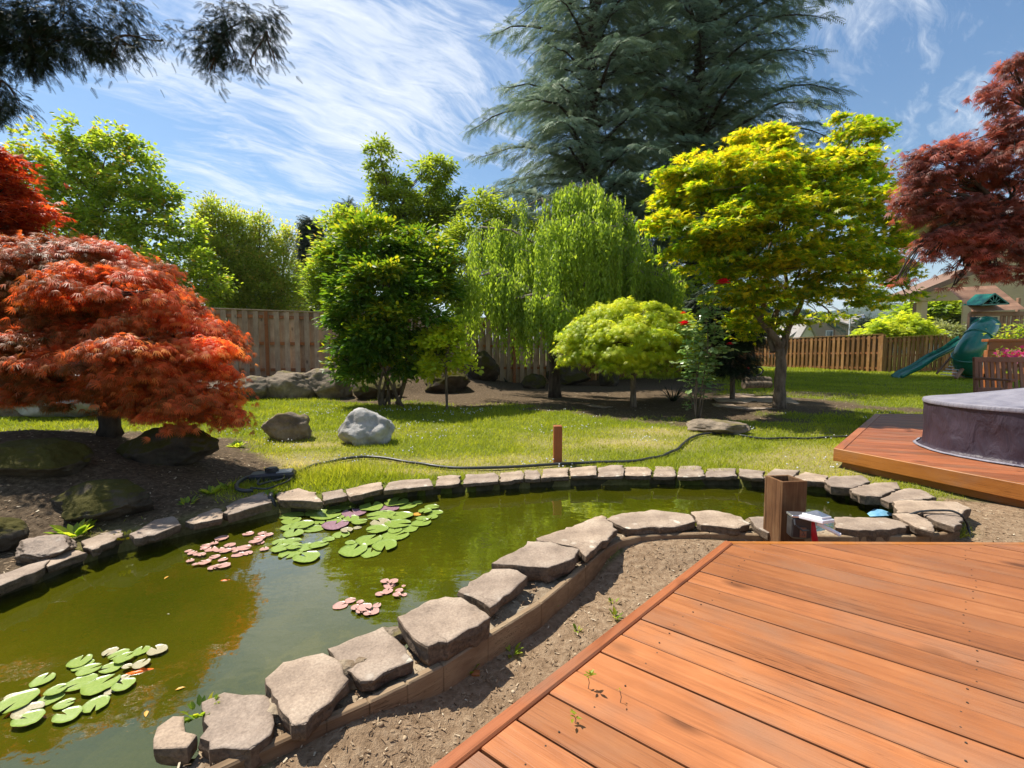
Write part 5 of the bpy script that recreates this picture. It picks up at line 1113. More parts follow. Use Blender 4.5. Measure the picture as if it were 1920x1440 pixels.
gb_ = [(xx(1702, Y), zz(567, Y)), (xx(1797, Y), zz(564, Y)), (xx(1797, Y), zz(521, Y)), (xx(1702, Y), zz(558, Y))]
MB().addm([(p[0], Y - .2, p[1]) for p in gb_] + [(p[0], Y + .2, p[1]) for p in gb_], [(0, 1, 2, 3), (7, 6, 5, 4), (0, 4, 5, 1), (3, 2, 6, 7), (0, 3, 7, 4)]).build('porch_gable', M['tan'], hs)
for x_, mt, w_, dy in ((1717, 'tan', .42, -.2), (1729, 'trimbrown', .46, .6)): MB().box((xx(x_, Y), Y + dy, (zz(567, Y) + .4) / 2), (w_, w_, zz(567, Y) - .4)).build('column', M[mt], hs)
MB().box((xx(1713, Y), Y - .45, zz(563.5, Y)), (.9, .2, .25)).build('bracket', M['tan'], hs)
xa_, xb_ = X0 - .5, X0 + 18.5
MB().addm([(xa_, Y - .5, 10.9), (xb_, Y - .5, 10.9), (xb_, Y + 4, 13.2), (xa_, Y + 4, 13.2), (xa_ + 1.5, Y + 8.5, 10.9), (xb_, Y + 8.5, 10.9), (xa_, Y - .5, 11.15), (xb_, Y - .5, 11.15), (xb_, Y + 4, 13.45), (xa_, Y + 4, 13.45), (xa_ + 1.5, Y + 8.5, 11.15), (xb_, Y + 8.5, 11.15)], [(0, 1, 7, 6), (6, 7, 8, 9), (9, 8, 11, 10), (4, 10, 11, 5), (0, 6, 9, 3), (3, 9, 10, 4), (1, 2, 8, 7), (2, 5, 11, 8), (0, 3, 2, 1), (3, 4, 5, 2)]).build('roof', M['shingle'], hs)

# ================================================================== playset (wood tower, tube slide, wave slide)
Y = 18.6; ps = thing('playset', 'wooden play tower with green tube slide and wave slide on the far right lawn', 'playset', (xx(1840, Y), Y, .3))
k = Y / F; z0 = float(hgt(xx(1840, Y), Y))
def pb(x0, y0, x1, y1, th, mat, name, dy=0., bev=.008, mbx=None):
    yy = Y + dy; k2 = yy / F
    mbx = mbx or MB(); mbx.box((xx((x0 + x1) / 2, yy), yy, (zz(y0, yy) + zz(y1, yy)) / 2), (abs(x1 - x0) * k2, th, abs(y1 - y0) * k2), bev=bev)
    return mbx.build(name, M[mat], ps) if name else mbx
for x_, dy, y0 in ((1812, 0, 588), (1897, 0, 586), (1818, 1.5, 560), (1900, 1.5, 560)): MB().box((xx(x_, Y + dy), Y + dy, (zz(y0, Y + dy) + z0) / 2), (.11, .11, zz(y0, Y + dy) - z0), bev=.01).build('post', M['playwood'], ps)
rm = MB()
for i in range(8):   # boarded roof slope facing the garden
    u0, u1 = i / 8, (i + .94) / 8; ya, yb_ = 587 - 50 * u0, 587 - 50 * u1; d0, d1 = -.35 + 1.2 * u0, -.35 + 1.2 * u1
    rm.addm([(xx(1804 , Y), Y + d0, zz(ya, Y)), (xx(1897, Y), Y + d0, zz(ya - 5, Y)), (xx(1897, Y), Y + d1, zz(yb_ - 5, Y)), (xx(1804, Y), Y + d1, zz(yb_, Y)), (xx(1804, Y), Y + d0 + .03, zz(ya, Y) + .03), (xx(1897, Y), Y + d0 + .03, zz(ya - 5, Y) + .03), (xx(1897, Y), Y + d1 + .03, zz(yb_ - 5, Y) + .03), (xx(1804, Y), Y + d1 + .03, zz(yb_, Y) + .03)], [(0, 1, 2, 3), (7, 6, 5, 4), (0, 4, 5, 1), (2, 6, 7, 3), (0, 3, 7, 4), (1, 5, 6, 2)])
rm.build('roof', M['playwood'], ps)
pb(1812, 585, 1925, 593, .1, 'playwood', 'beam', -.05)
bl = MB()
for i, x_ in enumerate((1868, 1874, 1882, 1890, 1897, 1906, 1914)): pb(x_, 592, x_ + 5, 634, .03, 'playwood', None, -.02, mbx=bl)
bl.build('balusters', M['playwood'], ps)
pb(1808, 632, 1925, 640, .1, 'playwood', 'floor_beam', -.04); pb(1805, 690, 1838, 713, .9, 'playwood', 'base_box', .2)
pb(1813, 595, 1863, 634, .04, 'green_dk', 'mounting_panel', -.10)
# sunburst dormer
dm_ = MB(); dY = Y - .55; pts = [(1829, 573), (1853, 552), (1881, 571), (1853, 581)]
dm_.addm([(xx(x_, dY), dY, zz(y_, dY)) for x_, y_ in pts[:3]] + [(xx(x_, dY), dY + .7, zz(y_ - 3, dY)) for x_, y_ in pts[:3]], [(0, 2, 5, 3), (0, 3, 4, 1), (1, 4, 5, 2), (3, 5, 4)])
dmo = dm_.build('dormer', M['green_pl'], ps); ray_ = MB()
for i in range(6):
    a = R(15 + 30 * i); c0 = np.array([xx(1854, dY), dY - .03, zz(571, dY)]); L = .20 if i in (0, 5) else .27 if i in (1, 4) else .33
    ray_.beam(c0 + .08 * np.array([math.cos(a), 0, math.sin(a)]), c0 + L * np.array([math.cos(a), 0, math.sin(a)]), .03, .03, up=(0, 1, 0))
for p, q_ in ((0, 1), (1, 2), (0, 2)):
    a, b = pts[p], pts[q_]; ray_.beam((xx(a[0], dY), dY - .03, zz(a[1], dY)), (xx(b[0], dY), dY - .03, zz(b[1], dY)), .05, .05, up=(0, 1, 0))
ray_.build('sunburst', M['green_pl'], dmo)
# tube slide
def tubeseg(pts, r, mat, name, par, seg=24):
    mbx = MB(); mbx.tube(pts, r, seg, cap=False); return mbx.build(name, mat, par, True)
cl_ = [(1842, 612, -.1), (1842, 614, -.5), (1838, 620, -.75), (1830, 632, -.9), (1822, 645, -1.0), (1812, 660, -1.0), (1808, 674, -.85), (1814, 685, -.6), (1828, 690, -.4), (1845, 694, -.4), (1860, 700, -.5), (1872, 704, -.7)]
C_ = [np.array([xx(x_, Y + dy), Y + dy, zz(y_, Y + dy)]) for x_, y_, dy in cl_]
def resample(P, n):
    P = np.array(P); s = np.concatenate([[0], np.cumsum(np.linalg.norm(np.diff(P, axis=0), axis=1))]); t = np.linspace(0, s[-1], n)
    Q = np.stack([np.interp(t, s, P[:, i]) for i in range(3)], 1)
    for _ in range(3): Q[1:-1] = (Q[:-2] + 2 * Q[1:-1] + Q[2:]) / 4
    return Q
C_ = resample(C_, 40); tb = tubeseg(list(C_), .41, M['green_pl'], 'tube_slide', ps)
for i in (5, 13, 21, 29): 
    mbx = MB(); mbx.tube([C_[i] - (C_[i + 1] - C_[i]) * .25, C_[i] + (C_[i + 1] - C_[i]) * .25], .445, 24); mbx.build('seam_ring', M['green_pl'], tb, True)
# wave slide (open chute)
cl_ = [(1806, 634, .5), (1795, 640, .45), (1780, 653, .4), (1762, 662, .35), (1745, 670, .3), (1730, 681, .25), (1715, 691, .2), (1700, 697, .15), (1690, 702, .1), (1683, 708, .1)]
C_ = resample([np.array([xx(x_, Y + dy), Y + dy, zz(y_, Y + dy)]) for x_, y_, dy in cl_], 36)
vs = []; fs = []; prof_ = [(-.25, .10), (-.22, .12), (-.20, .01), (-.16, -.04), (0, -.05), (.16, -.04), (.20, .01), (.22, .12), (.25, .10), (.24, -.02), (.18, -.08), (0, -.09), (-.18, -.08), (-.24, -.02)]
for i, p in enumerate(C_):
    d = C_[min(i + 1, 35)] - C_[max(i - 1, 0)]; d /= np.linalg.norm(d); s_ = np.cross(d, (0, 0, 1.)); s_ /= np.linalg.norm(s_); u_ = np.cross(s_, d)
    vs += [p + s_ * a + u_ * b for a, b in prof_]
np_ = len(prof_); fs = [(i * np_ + j, i * np_ + (j + 1) % np_, (i + 1) * np_ + (j + 1) % np_, (i + 1) * np_ + j) for i in range(35) for j in range(np_)] + [tuple(range(np_)), tuple(range(35 * np_, 36 * np_))]
MB().addm(vs, fs).build('wave_slide', M['green_pl'], ps, True)
MB().beam((xx(1796, Y), Y - .7, zz(656, Y)), (xx(1748, Y), Y - 1.0, zz(709, Y - 1)), .09, .10, bev=.01).build('ladder_rail', M['playwood'], ps)
MB().beam((xx(1787, Y), Y - .1, zz(656, Y)), (xx(1744, Y), Y - .3, zz(700, Y)), .05, .05).build('ladder_rail', M['playwood'], ps)
rg_ = MB()
for i in range(9):
    u = (i + .5) / 9; rg_.beam((xx(1793 - 42 * u, Y), Y - .95, zz(660 + 45 * u, Y)), (xx(1789 - 42 * u, Y), Y - .35, zz(660 + 43 * u, Y)), .05, .03)
rg_.build('rungs', M['whitep'], ps)

# ================================================================== railing, planters, bench
Y = 10.4; rl = thing('deck_railing', 'orange stained railing with flowers behind it at the right edge', 'railing', (xx(1850, Y), Y, .3)); k = Y / F
def rb(x0, y0, x1, y1, th, name, dy=0., mat='redpost'):
    MB().box((xx((x0 + x1) / 2, Y), Y + dy, (zz(y0, Y) + zz(y1, Y)) / 2), ((x1 - x0) * k, th, (y1 - y0) * k), bev=.006).build(name, M[mat], rl)
rb(1843, 636, 1990, 641, .16, 'top_rail'); rb(1846, 641, 1990, 657, .04, 'rail_board', -.04); rb(1846, 657, 1862, 745, .09, 'post'); rb(1872, 657, 1884, 745, .09, 'post', .05); rb(1925, 657, 1940, 745, .09, 'post', .05)
rb(1846, 700, 1990, 712, .04, 'lower_rail', .0)
def flowers(px, py, Y_, label, n=40, w=18):
    t_ = thing('potted_flowers', label, 'flowers', atY(px, py + 8, Y_), 'flowers by the railing'); LV = Leaves(); LF_ = Leaves(); k = Y_ / F
    p = atY(px, py, Y_) + rng.normal(size=(n * 3, 3)) * [w * k * .5, .08, w * k * .35]; LV.add(p, rng.normal(size=(n * 3, 3)), rng.normal(size=(n * 3, 3)) + [0, -.5, .8], .07, rng.random(n * 3)); LV.build('leaves', T_leaf(), LM['green'], t_)
    p = atY(px, py, Y_ - .1) + rng.normal(size=(n, 3)) * [w * k * .5, .06, w * k * .3]; LF_.add(p, rng.normal(size=(n, 3)), rng.normal(size=(n, 3)) * .4 + [0, -1, .5], .06, rng.random(n)); LF_.build('blooms', T_palm(5, 144, .3, .05), LM['pink'], t_)
    MB().lathe(atY(px, py + 10, Y_) - [0, 0, .15], [(.01, 0), (.10, 0), (.13, .2), (.12, .2), (.11, .17)], 16).build('pot', M['terracotta'], t_)
LM['pink'] = leafmat('pink_petals', [(0, (.45, .02, .10)), (.6, (.62, .05, .22)), (1, (.75, .35, .42))], .3, 1.2, .5, (1.1, .8, .9))
flowers(1888, 668, 9.9, 'pink flowers in a pot behind the bench back, left cluster'); flowers(1912, 666, 9.9, 'deeper pink flowers at the right frame edge behind the bench')
for i, (px, py, lab) in enumerate([(1882, 622, 'light green leafy plant rising behind the railing, left one'), (1914, 612, 'light green leafy plant rising behind the railing at the frame edge')]):
    t_ = thing('leafy_plant', lab, 'plant', atY(px, 650, 10.9), 'leafy plants behind the railing'); LV = Leaves(); nn = 130; p = atY(px, py + 8, 10.9) + rng.normal(size=(nn, 3)) * [.11, .1, .13]; LV.add(p, rng.normal(size=(nn, 3)) * [1, 1, .4], np.array([0, 0, 1]) + rng.normal(size=(nn, 3)) * .4, .10, rng.uniform(.4, 1, nn)); LV.build('leaves', T_leaf(), LM['maplegr'], t_)
    mb = MB(); [limb(mb, atY(px, 655, 10.9), p[j], .008, .003) for j in range(6)]; mb.build('stems', M['bark'], t_)

Y = 7.55; bn_ = thing('garden_bench', 'weathered slatted wooden bench behind the covered tub', 'bench', (xx(1870, Y), Y, ZD)); c0 = np.array([xx(1834, Y), Y, ZD])
bd = np.array([math.cos(R(-6)), math.sin(R(-6)), 0]); bf = np.array([bd[1], -bd[0], 0])      # bench runs to the right; bf points to the garden/camera
bw = 1.25; H = 1.0
def bp(u, f, z): return c0 + bd * u + bf * f + np.array([0, 0, z])
def bb(a, b, w_, t__, name, up=(0, 0, 1)): MB().beam(a, b, w_, t__, up=up, bev=.006).build(name, M['benchwood'], bn_)
for u in (.03, bw - .03):
    bb(bp(u, 0, 0), bp(u, -.10, H), .06, .05, 'leg', up=bf); bb(bp(u, .50, 0), bp(u, .50, .63), .07, .05, 'leg', up=bf); bb(bp(u, -.08, .66), bp(u, .57, .655), .075, .035, 'armrest')
bb(bp(0, -.10, H - .03), bp(bw, -.10, H - .03), .04, .085, 'top_rail'); bb(bp(.03, -.03, .47), bp(bw - .03, -.03, .47), .035, .07, 'lower_back_rail')
mb = MB()
for i in range(13):
    u = .10 + (bw - .20) * i / 12; mb.beam(bp(u, -.03, .48), bp(u, -.095, H - .06), .048, .016, up=bf)
mb.build('back_slats', M['benchwood'], bn_)
mb = MB()
for i in range(6): mb.beam(bp(.03, .02 + i * .09, .43), bp(bw - .03, .02 + i * .09, .43), .075, .022)
mb.build('seat', M['benchwood'], bn_); bb(bp(.03, .50, .38), bp(bw - .03, .50, .38), .03, .07, 'seat_rail')

# ================================================================== posts, solar cap, outlet
b = at(1462, 1040, 0.); Yp = 2.86
p0 = np.array([xx(1477, Yp), Yp, 0.]); th_ = R(7); ax_ = [np.array([math.cos(th_), math.sin(th_), 0]), np.array([-math.sin(th_), math.cos(th_), 0]), np.array([0, 0, 1.])]
hp = thing('hollow_post', 'old hollow square wooden post standing at the pond edge behind the deck', 'post', p0 + ax_[0] * .085 + ax_[1] * .085)
cpt = p0 + ax_[0] * .086 + ax_[1] * .086; W_ = .172; T_ = .018; Hh = .525
for nm, off, sz in (('front_board', ax_[1] * -(W_ / 2 - T_ / 2), (W_, T_, Hh)), ('back_board', ax_[1] * (W_ / 2 - T_ / 2), (W_, T_, Hh - .004)), ('side_board', ax_[0] * -(W_ / 2 - T_ / 2), (T_, W_ - 2 * T_ - .001, Hh - .002)), ('side_board', ax_[0] * (W_ / 2 - T_ / 2), (T_, W_ - 2 * T_ - .001, Hh - .003))):
    MB().box(cpt + off + np.array([0, 0, sz[2] / 2 - .03]), sz, ax_, bev=.003).build(nm, M['oldpost'], hp)
g0 = gr(1046, 871); MBp = MB().box((g0[0], g0[1] + .05, g0[2] + .21), (.098, .098, .48), bev=.006)
o = MBp.build('wooden_post', M['redpost'], None, loc=g0); props(o, 'short orange wooden post in the grass behind the far rim', 'post')
# outlet box
Yo = 2.72; ob = thing('outlet_box', 'dark electrical outlet box with chrome lid against the hollow post', 'outlet box', (xx(1510, Yo), Yo, .1))
c0 = np.array([xx(1511, Yo), Yo, zz(994, Yo)]); A3 = [np.array([math.cos(R(-8)), math.sin(R(-8)), 0]), np.array([-math.sin(R(-8)), math.cos(R(-8)), 0]), np.array([0, 0, 1.])]
MB().box(c0, (.112, .075, .135), A3, bev=.012).build('case', M['black'], ob); MB().box(c0 + [0, 0, .072], (.118, .08, .016), A3, bev=.006).build('lid', M['steel'], ob)
MB().box(c0 + A3[1] * -.041 + A3[0] * .006 + [0, 0, -.022], (.036, .006, .062), A3, bev=.002).build('receptacle', M['terracotta'], ob)
mb = MB(); s__ = c0 + A3[1] * -.0455 + A3[0] * .006
for dx_, dz_ in ((-.007, -.01), (.007, -.01), (0, -.024), (-.007, -.035), (.007, -.035)): mb.box(s__ + A3[0] * dx_ + [0, 0, dz_], (.003, .003, .009), A3)
mb.build('slots', M['black'], ob)
MB().tube([c0 + A3[0] * -.045 + A3[1] * -.03 + [0, 0, .07], c0 + A3[0] * -.05 + A3[1] * -.06 + [0, 0, .03], c0 + A3[0] * -.01 + A3[1] * -.07 + [0, 0, -.0], c0 + A3[0] * .03 + A3[1] * -.055 + [0, 0, .0]], .006, 8).build('cord', M['black'], ob)
# solar cap light
Ys = 2.66; sc_ = thing('solar_lamp', 'silver white pyramid solar post cap lying tilted on its white stake tube', 'lamp', (xx(1545, Ys), Ys, .25)); c0 = np.array([xx(1544, Ys), Ys, zz(979, Ys)])
Rm = Matrix.Rotation(R(8), 3, 'Y') @ Matrix.Rotation(R(30), 3, 'Z') @ Matrix.Rotation(R(-7), 3, 'X'); A4 = [np.array(Rm @ Vector(v_)) for v_ in ((1, 0, 0), (0, 1, 0), (0, 0, 1))]
mb = MB(); mb.box(c0, (.135, .135, .022), A4, bev=.004); mb.box(c0 + A4[2] * .018, (.112, .112, .015), A4, bev=.003)
pv = [c0 + A4[0] * sx * .052 + A4[1] * sy * .052 + A4[2] * .0255 for sx, sy in ((-1, -1), (1, -1), (1, 1), (-1, 1))] + [c0 + A4[2] * .052]
mb.build('cap', M['whitep'], sc_); MB().addm(pv, [(0, 1, 4), (1, 2, 4), (2, 3, 4), (3, 0, 4), (3, 2, 1, 0)]).build('pyramid_top', M['steel'], sc_)
MB().tube([c0 + [-.01, -.02, -.02], np.array([xx(1586, 2.62), 2.60, zz(1008, 2.62)])], .0115, 10).build('stake_tube', M['whitep'], sc_)
mb = MB(); a_, b_ = np.array([xx(1535, 2.70), 2.70, zz(985, 2.7)]), np.array([xx(1545, 2.68), 2.68, zz(1030, 2.68)]); mb.beam(a_, b_, .036, .012, up=(0, 1, 0), bev=.003)
props(mb.build('garden_tool', M['red'], None, True, loc=b_), 'flat red plastic tool standing beneath the solar cap', 'garden tool')

# ================================================================== hose, pump, cable
def gpath(pts, dz, n=120):
    P = [gr(x_, y_) + np.array([0, 0, dz]) for x_, y_ in pts]; Q = resample(P, n); Q[:, 2] = hgt(Q[:, 0], Q[:, 1]) + dz; return Q
Q = gpath([(548, 893), (590, 876), (640, 865), (690, 860), (720, 863), (760, 870), (810, 878), (870, 883), (940, 881), (1000, 878), (1050, 874), (1140, 871), (1200, 868), (1240, 860), (1270, 847), (1288, 829), (1310, 818), (1350, 815), (1400, 822), (1440, 827), (1500, 826), (1562, 823), (1600, 822)], .030, 160)
mb = MB(); mb.tube(list(Q), .0165, 10); props(mb.build('garden_hose', M['blackhose'], None, True, loc=Q[0]), 'long black corrugated hose snaking across the lawn behind the pond', 'hose')
pm = thing('pond_pump', 'black pond pump filter with looped hoses lying on the far rim at left', 'pump', gr(510, 905)); g0 = gr(512, 903); g1 = g0 + [0, 0, .055]
A5 = [np.array([math.cos(R(18)), math.sin(R(18)), 0]), np.array([-math.sin(R(18)), math.cos(R(18)), 0]), np.array([0, 0, 1.])]
MB().box(g1, (.40, .17, .085), A5, bev=.02).build('case', M['black'], pm); MB().lathe(g1 + A5[0] * .0 + [0, 0, .042], [(.055, 0), (.055, .03), (.045, .035), (.045, .045), (.0, .045)], 20).build('cap', M['black'], pm)
MB().box(g1 + A5[0] * .11 + [0, 0, .044], (.14, .14, .012), A5, bev=.002).build('plate', M['steel'], pm)
MB().tube([g1 + A5[0] * -.05 + A5[1] * .02 + [0, 0, .03], g1 + A5[0] * -.06 + A5[1] * .02 + [0, 0, .08]], .018, 10).build('nozzle', M['black'], pm)
for pts, r_ in (([(500, 898), (478, 900), (456, 908), (444, 918), (444, 928), (458, 932), (475, 930)], .017), ([(490, 906), (484, 912), (484, 920), (500, 914), (530, 908), (545, 900)], .010), ([(470, 925), (500, 928), (540, 912), (556, 898)], .008)):
    P = resample([gr(x_, y_) + [0, 0, .05] for x_, y_ in pts], 26); MB().tube(list(P), r_, 10).build('hose', M['blackhose'], pm, True)
a_ = at(507, 932, .10); b_ = at(527, 970, WZ - .05); props(MB().tube([a_ + [-.04, .08, .0], a_, b_], .020, 12).build('intake_pipe', M['blackhose'], None, True, loc=a_), 'short black pipe dipping into the pond beside the lily pads', 'pipe')
P = resample([at(x_, y_, z_) for x_, y_, z_ in ((1702, 966, .13), (1722, 959, .16), (1750, 957, .16), (1785, 957, .17), (1803, 965, .15), (1814, 982, .08), (1818, 1000, .02), (1820, 1016, .0))], 40)
props(MB().tube(list(P), .008, 8).build('black_cable', M['blackhose'], None, True, loc=P[0]), 'thin black cable looping over the slabs at the right end of the pond', 'cable')
c0 = at(1655, 966, WZ + .01); mb = MB(); mb.addm([c0 + np.array(v_) for v_ in ((-.13, -.03, 0), (.02, -.05, .015), (.13, -.02, .0), (.08, .05, .01), (-.02, .07, .03), (-.10, .04, .0), (-.01, .0, .05))], [(0, 1, 6), (1, 2, 6), (2, 3, 6), (3, 4, 6), (4, 5, 6), (5, 0, 6)])
props(mb.build('blue_float', M['bluep'], None, True, loc=c0), 'crumpled pale blue plastic floating at the right end of the pond', 'float')

# ================================================================== lily pads, fish
LM['pad'] = simplemat('lily_pad_green', (.16, .25, .03), (.27, .34, .07), 5, .3, .25, .004, spec=.6)
LM['padred'] = simplemat('lily_pad_purple', (.20, .10, .12), (.36, .22, .25), 6, .28, .25, .004, spec=.6)
LM['padpink'] = simplemat('lily_pad_pink', (.42, .20, .16), (.55, .34, .28), 6, .3, .25, .004, spec=.6)
LM['padtan'] = simplemat('lily_pad_tan', (.28, .24, .12), (.42, .38, .24), 6, .3, .25, .004, spec=.6)
LM['padora'] = simplemat('lily_pad_orange', (.55, .25, .03), (.65, .35, .05), 6, .3, .25, .004, spec=.6)
def padmesh(seed, mat, notch=22):
    sr = random.Random(seed); n = 30; vs = [(0.06, 0, .0)]; rings = (.35, .7, .93, 1.0)
    for r_ in rings:
        for i in range(n + 1):
            a = R(notch / 2) + (2 * math.pi - R(notch)) * i / n; w_ = 1 + .035 * math.sin(a * 3 + seed) + .02 * math.sin(a * 7 + seed * 2)
            z = .012 * math.sin(a * 2 + seed) * r_ * r_ + (.03 if r_ == 1. else 0) * (1 + .6 * math.sin(a * 4 + seed)) + .01 * math.sin(a * 13) * r_ + .002
            vs.append((r_ * w_ * math.cos(a), r_ * w_ * math.sin(a), z))
    fs = [(0, 1 + i, 2 + i) for i in range(n)]
    for k_ in range(len(rings) - 1):
        o_ = 1 + k_ * (n + 1); fs += [(o_ + i, o_ + n + 1 + i, o_ + n + 2 + i, o_ + i + 1) for i in range(n)]
    me = bpy.data.meshes.new('lily_pad'); me.from_pydata(vs, [], fs); me.materials.append(mat); me.polygons.foreach_set('use_smooth', np.ones(len(fs), bool)); return me
PM = {k_: [padmesh(i * 3 + j, LM[k_]) for i in range(4)] for j, k_ in enumerate(('pad', 'padred', 'padpink', 'padtan', 'padora'))}
cnt = [0]; PL = {}
def pads(lst, ox, oy, s_, kind_, label, group):
    for i, (cx_, cy_, r_) in enumerate(lst):
        px, py = ox + cx_ / s_, oy + cy_ / s_; cnt[0] += 1; p = at(px, py, WZ + .004 + .0025 * (cnt[0] % 6)); R_ = (1. if 'bottom' in str(label) else 1.08) * r_ / s_ * p[1] / F
        o = bpy.data.objects.new('lily_pad', random.choice(PM[kind_])); COL.objects.link(o); o.location = p; o.scale = (R_, R_ * random.uniform(.86, 1.), min(R_, .12)); o.rotation_euler = (random.uniform(-.02, .02), random.uniform(-.02, .02), random.random() * 6.28)
        PL.setdefault(label[0] if isinstance(label, tuple) else group, []).append((py, px, o, R_, label[1] if isinstance(label, tuple) else label, group))
gA = 'large lily pads in the middle cluster'; gB = 'lily pads in the bottom left cluster'; gC = 'small pink lily pads'
lA = ('big cluster', 'pale green')
pads([(1190, 612, 100), (1180, 655, 80), (1165, 715, 80), (1280, 690, 95), (1200, 765, 90), (1385, 728, 85), (1430, 670, 55), (1075, 845, 65), (1185, 840, 78), (1090, 898, 85), (1205, 885, 62), (1175, 947, 100), (1320, 890, 85), (1425, 868, 80), (1320, 980, 115), (1405, 585, 92), (1500, 602, 125), (1660, 530, 100), (1530, 540, 70), (1565, 655, 70), (1615, 620, 40), (1720, 635, 75), (1795, 662, 66), (1630, 780, 72), (1515, 820, 52), (1710, 850, 45), (1740, 917, 130)], 300, 840, 4.8, 'pad', lA, gA)
pads([(410, 210, 70), (550, 183, 68), (605, 205, 55), (670, 187, 28), (465, 258, 75), (570, 260, 70), (750, 210, 40), (710, 232, 38), (770, 243, 40), (752, 267, 33), (690, 300, 55), (690, 275, 30), (555, 305, 70), (440, 335, 58), (615, 333, 55), (540, 375, 75), (540, 342, 40), (395, 397, 72), (485, 425, 72), (290, 412, 30), (405, 470, 57)], 560, 880, 3, 'pad', lA, gA)
pads([(310, 245, 65), (510, 220, 52), (205, 312, 68)], 560, 880, 3, 'padred', ('big cluster', 'purple'), gA)
pads([(460, 298, 55), (270, 340, 34), (330, 328, 22)], 560, 880, 3, 'padtan', ('big cluster', 'olive'), gA)
pads([(665, 252, 24)], 560, 880, 3, 'padora', ('big cluster', 'orange'), gA)
lC = ('loose pink patch', 'pink')
pads([(795, 770, 45), (555, 810, 55), (487, 855, 35), (630, 872, 45), (418, 880, 45), (393, 905, 28), (257, 926, 30), (290, 942, 38), (330, 955, 30), (375, 957, 36), (460, 912, 50), (530, 915, 42), (590, 922, 52), (680, 903, 35), (755, 898, 58), (675, 928, 25), (705, 960, 52), (790, 945, 40), (920, 767, 36), (978, 778, 38), (900, 805, 48), (870, 835, 48), (835, 842, 35), (900, 852, 36), (938, 907, 38), (272, 1012, 34), (318, 1045, 28), (400, 1027, 50), (447, 1002, 25), (492, 978, 42), (567, 1003, 38), (475, 1075, 42), (575, 1055, 52), (515, 1058, 30)], 300, 840, 4.8, 'padpink', lC, gC)
pads([(235, 765, 40), (290, 737, 30), (345, 745, 20), (320, 775, 28), (345, 795, 25), (370, 775, 40), (390, 765, 22), (415, 797, 38), (440, 765, 24), (385, 810, 20)], 560, 880, 3, 'padpink', ('lower pink clump', 'pink'), gC)
pads([(485, 627, 24), (533, 628, 27), (510, 655, 32), (500, 685, 30), (455, 700, 24), (565, 680, 22), (553, 703, 24), (590, 655, 12), (593, 705, 16)], 560, 880, 3, 'padpink', ('upper pink clump', 'pink'), gC)
lB = ('bottom left cluster', 'bright green')
pads([(240, 1183, 60), (448, 1080, 62), (500, 1125, 58), (670, 1040, 50), (700, 1057, 54), (795, 1020, 48), (628, 1113, 58), (450, 1200, 80), (563, 1210, 90), (695, 1210, 57), (315, 1240, 52), (280, 1293, 62), (360, 1320, 50), (540, 1320, 72), (380, 1380, 70), (95, 1305, 100), (160, 1400, 78), (490, 1090, 33), (440, 1115, 33)], 0, 880, 3, 'pad', lB, gB)
pads([(620, 1025, 40), (885, 1015, 55), (793, 1093, 45), (715, 1107, 27), (690, 1175, 35), (620, 1250, 30), (155, 1355, 72), (60, 1277, 30)], 0, 880, 3, 'padtan', ('bottom left cluster', 'brownish'), gB)
orow = ['back', 'second', 'third', 'fourth', 'fifth', 'sixth', 'seventh']; ordw = ['leftmost', 'second from left', 'third from left', 'fourth from left', 'fifth from left', 'sixth from left', 'seventh from left', 'eighth from left', 'ninth from left', 'tenth from left']
for cl_n, L_ in PL.items():
    L_.sort(key=lambda q: q[0]); nr_ = max(1, math.ceil(len(L_) / 9)); szs = sorted(q[3] for q in L_)
    for ri in range(nr_):
        row = sorted(L_[ri * len(L_) // nr_:(ri + 1) * len(L_) // nr_], key=lambda q: q[1])
        for k_, q in enumerate(row):
            sz_ = 'small ' if q[3] < szs[len(szs) // 3] else 'large ' if q[3] > szs[2 * len(szs) // 3] else ''
            rw = '' if nr_ == 1 else ('front' if ri == nr_ - 1 else orow[ri]) + ' row of the '
            props(q[2], '%s%s lily pad, %s in %s%s' % (sz_, q[4], ordw[k_], ('the ' + rw.replace('of the', 'of') if rw else 'the '), cl_n), 'lily pad', q[5])
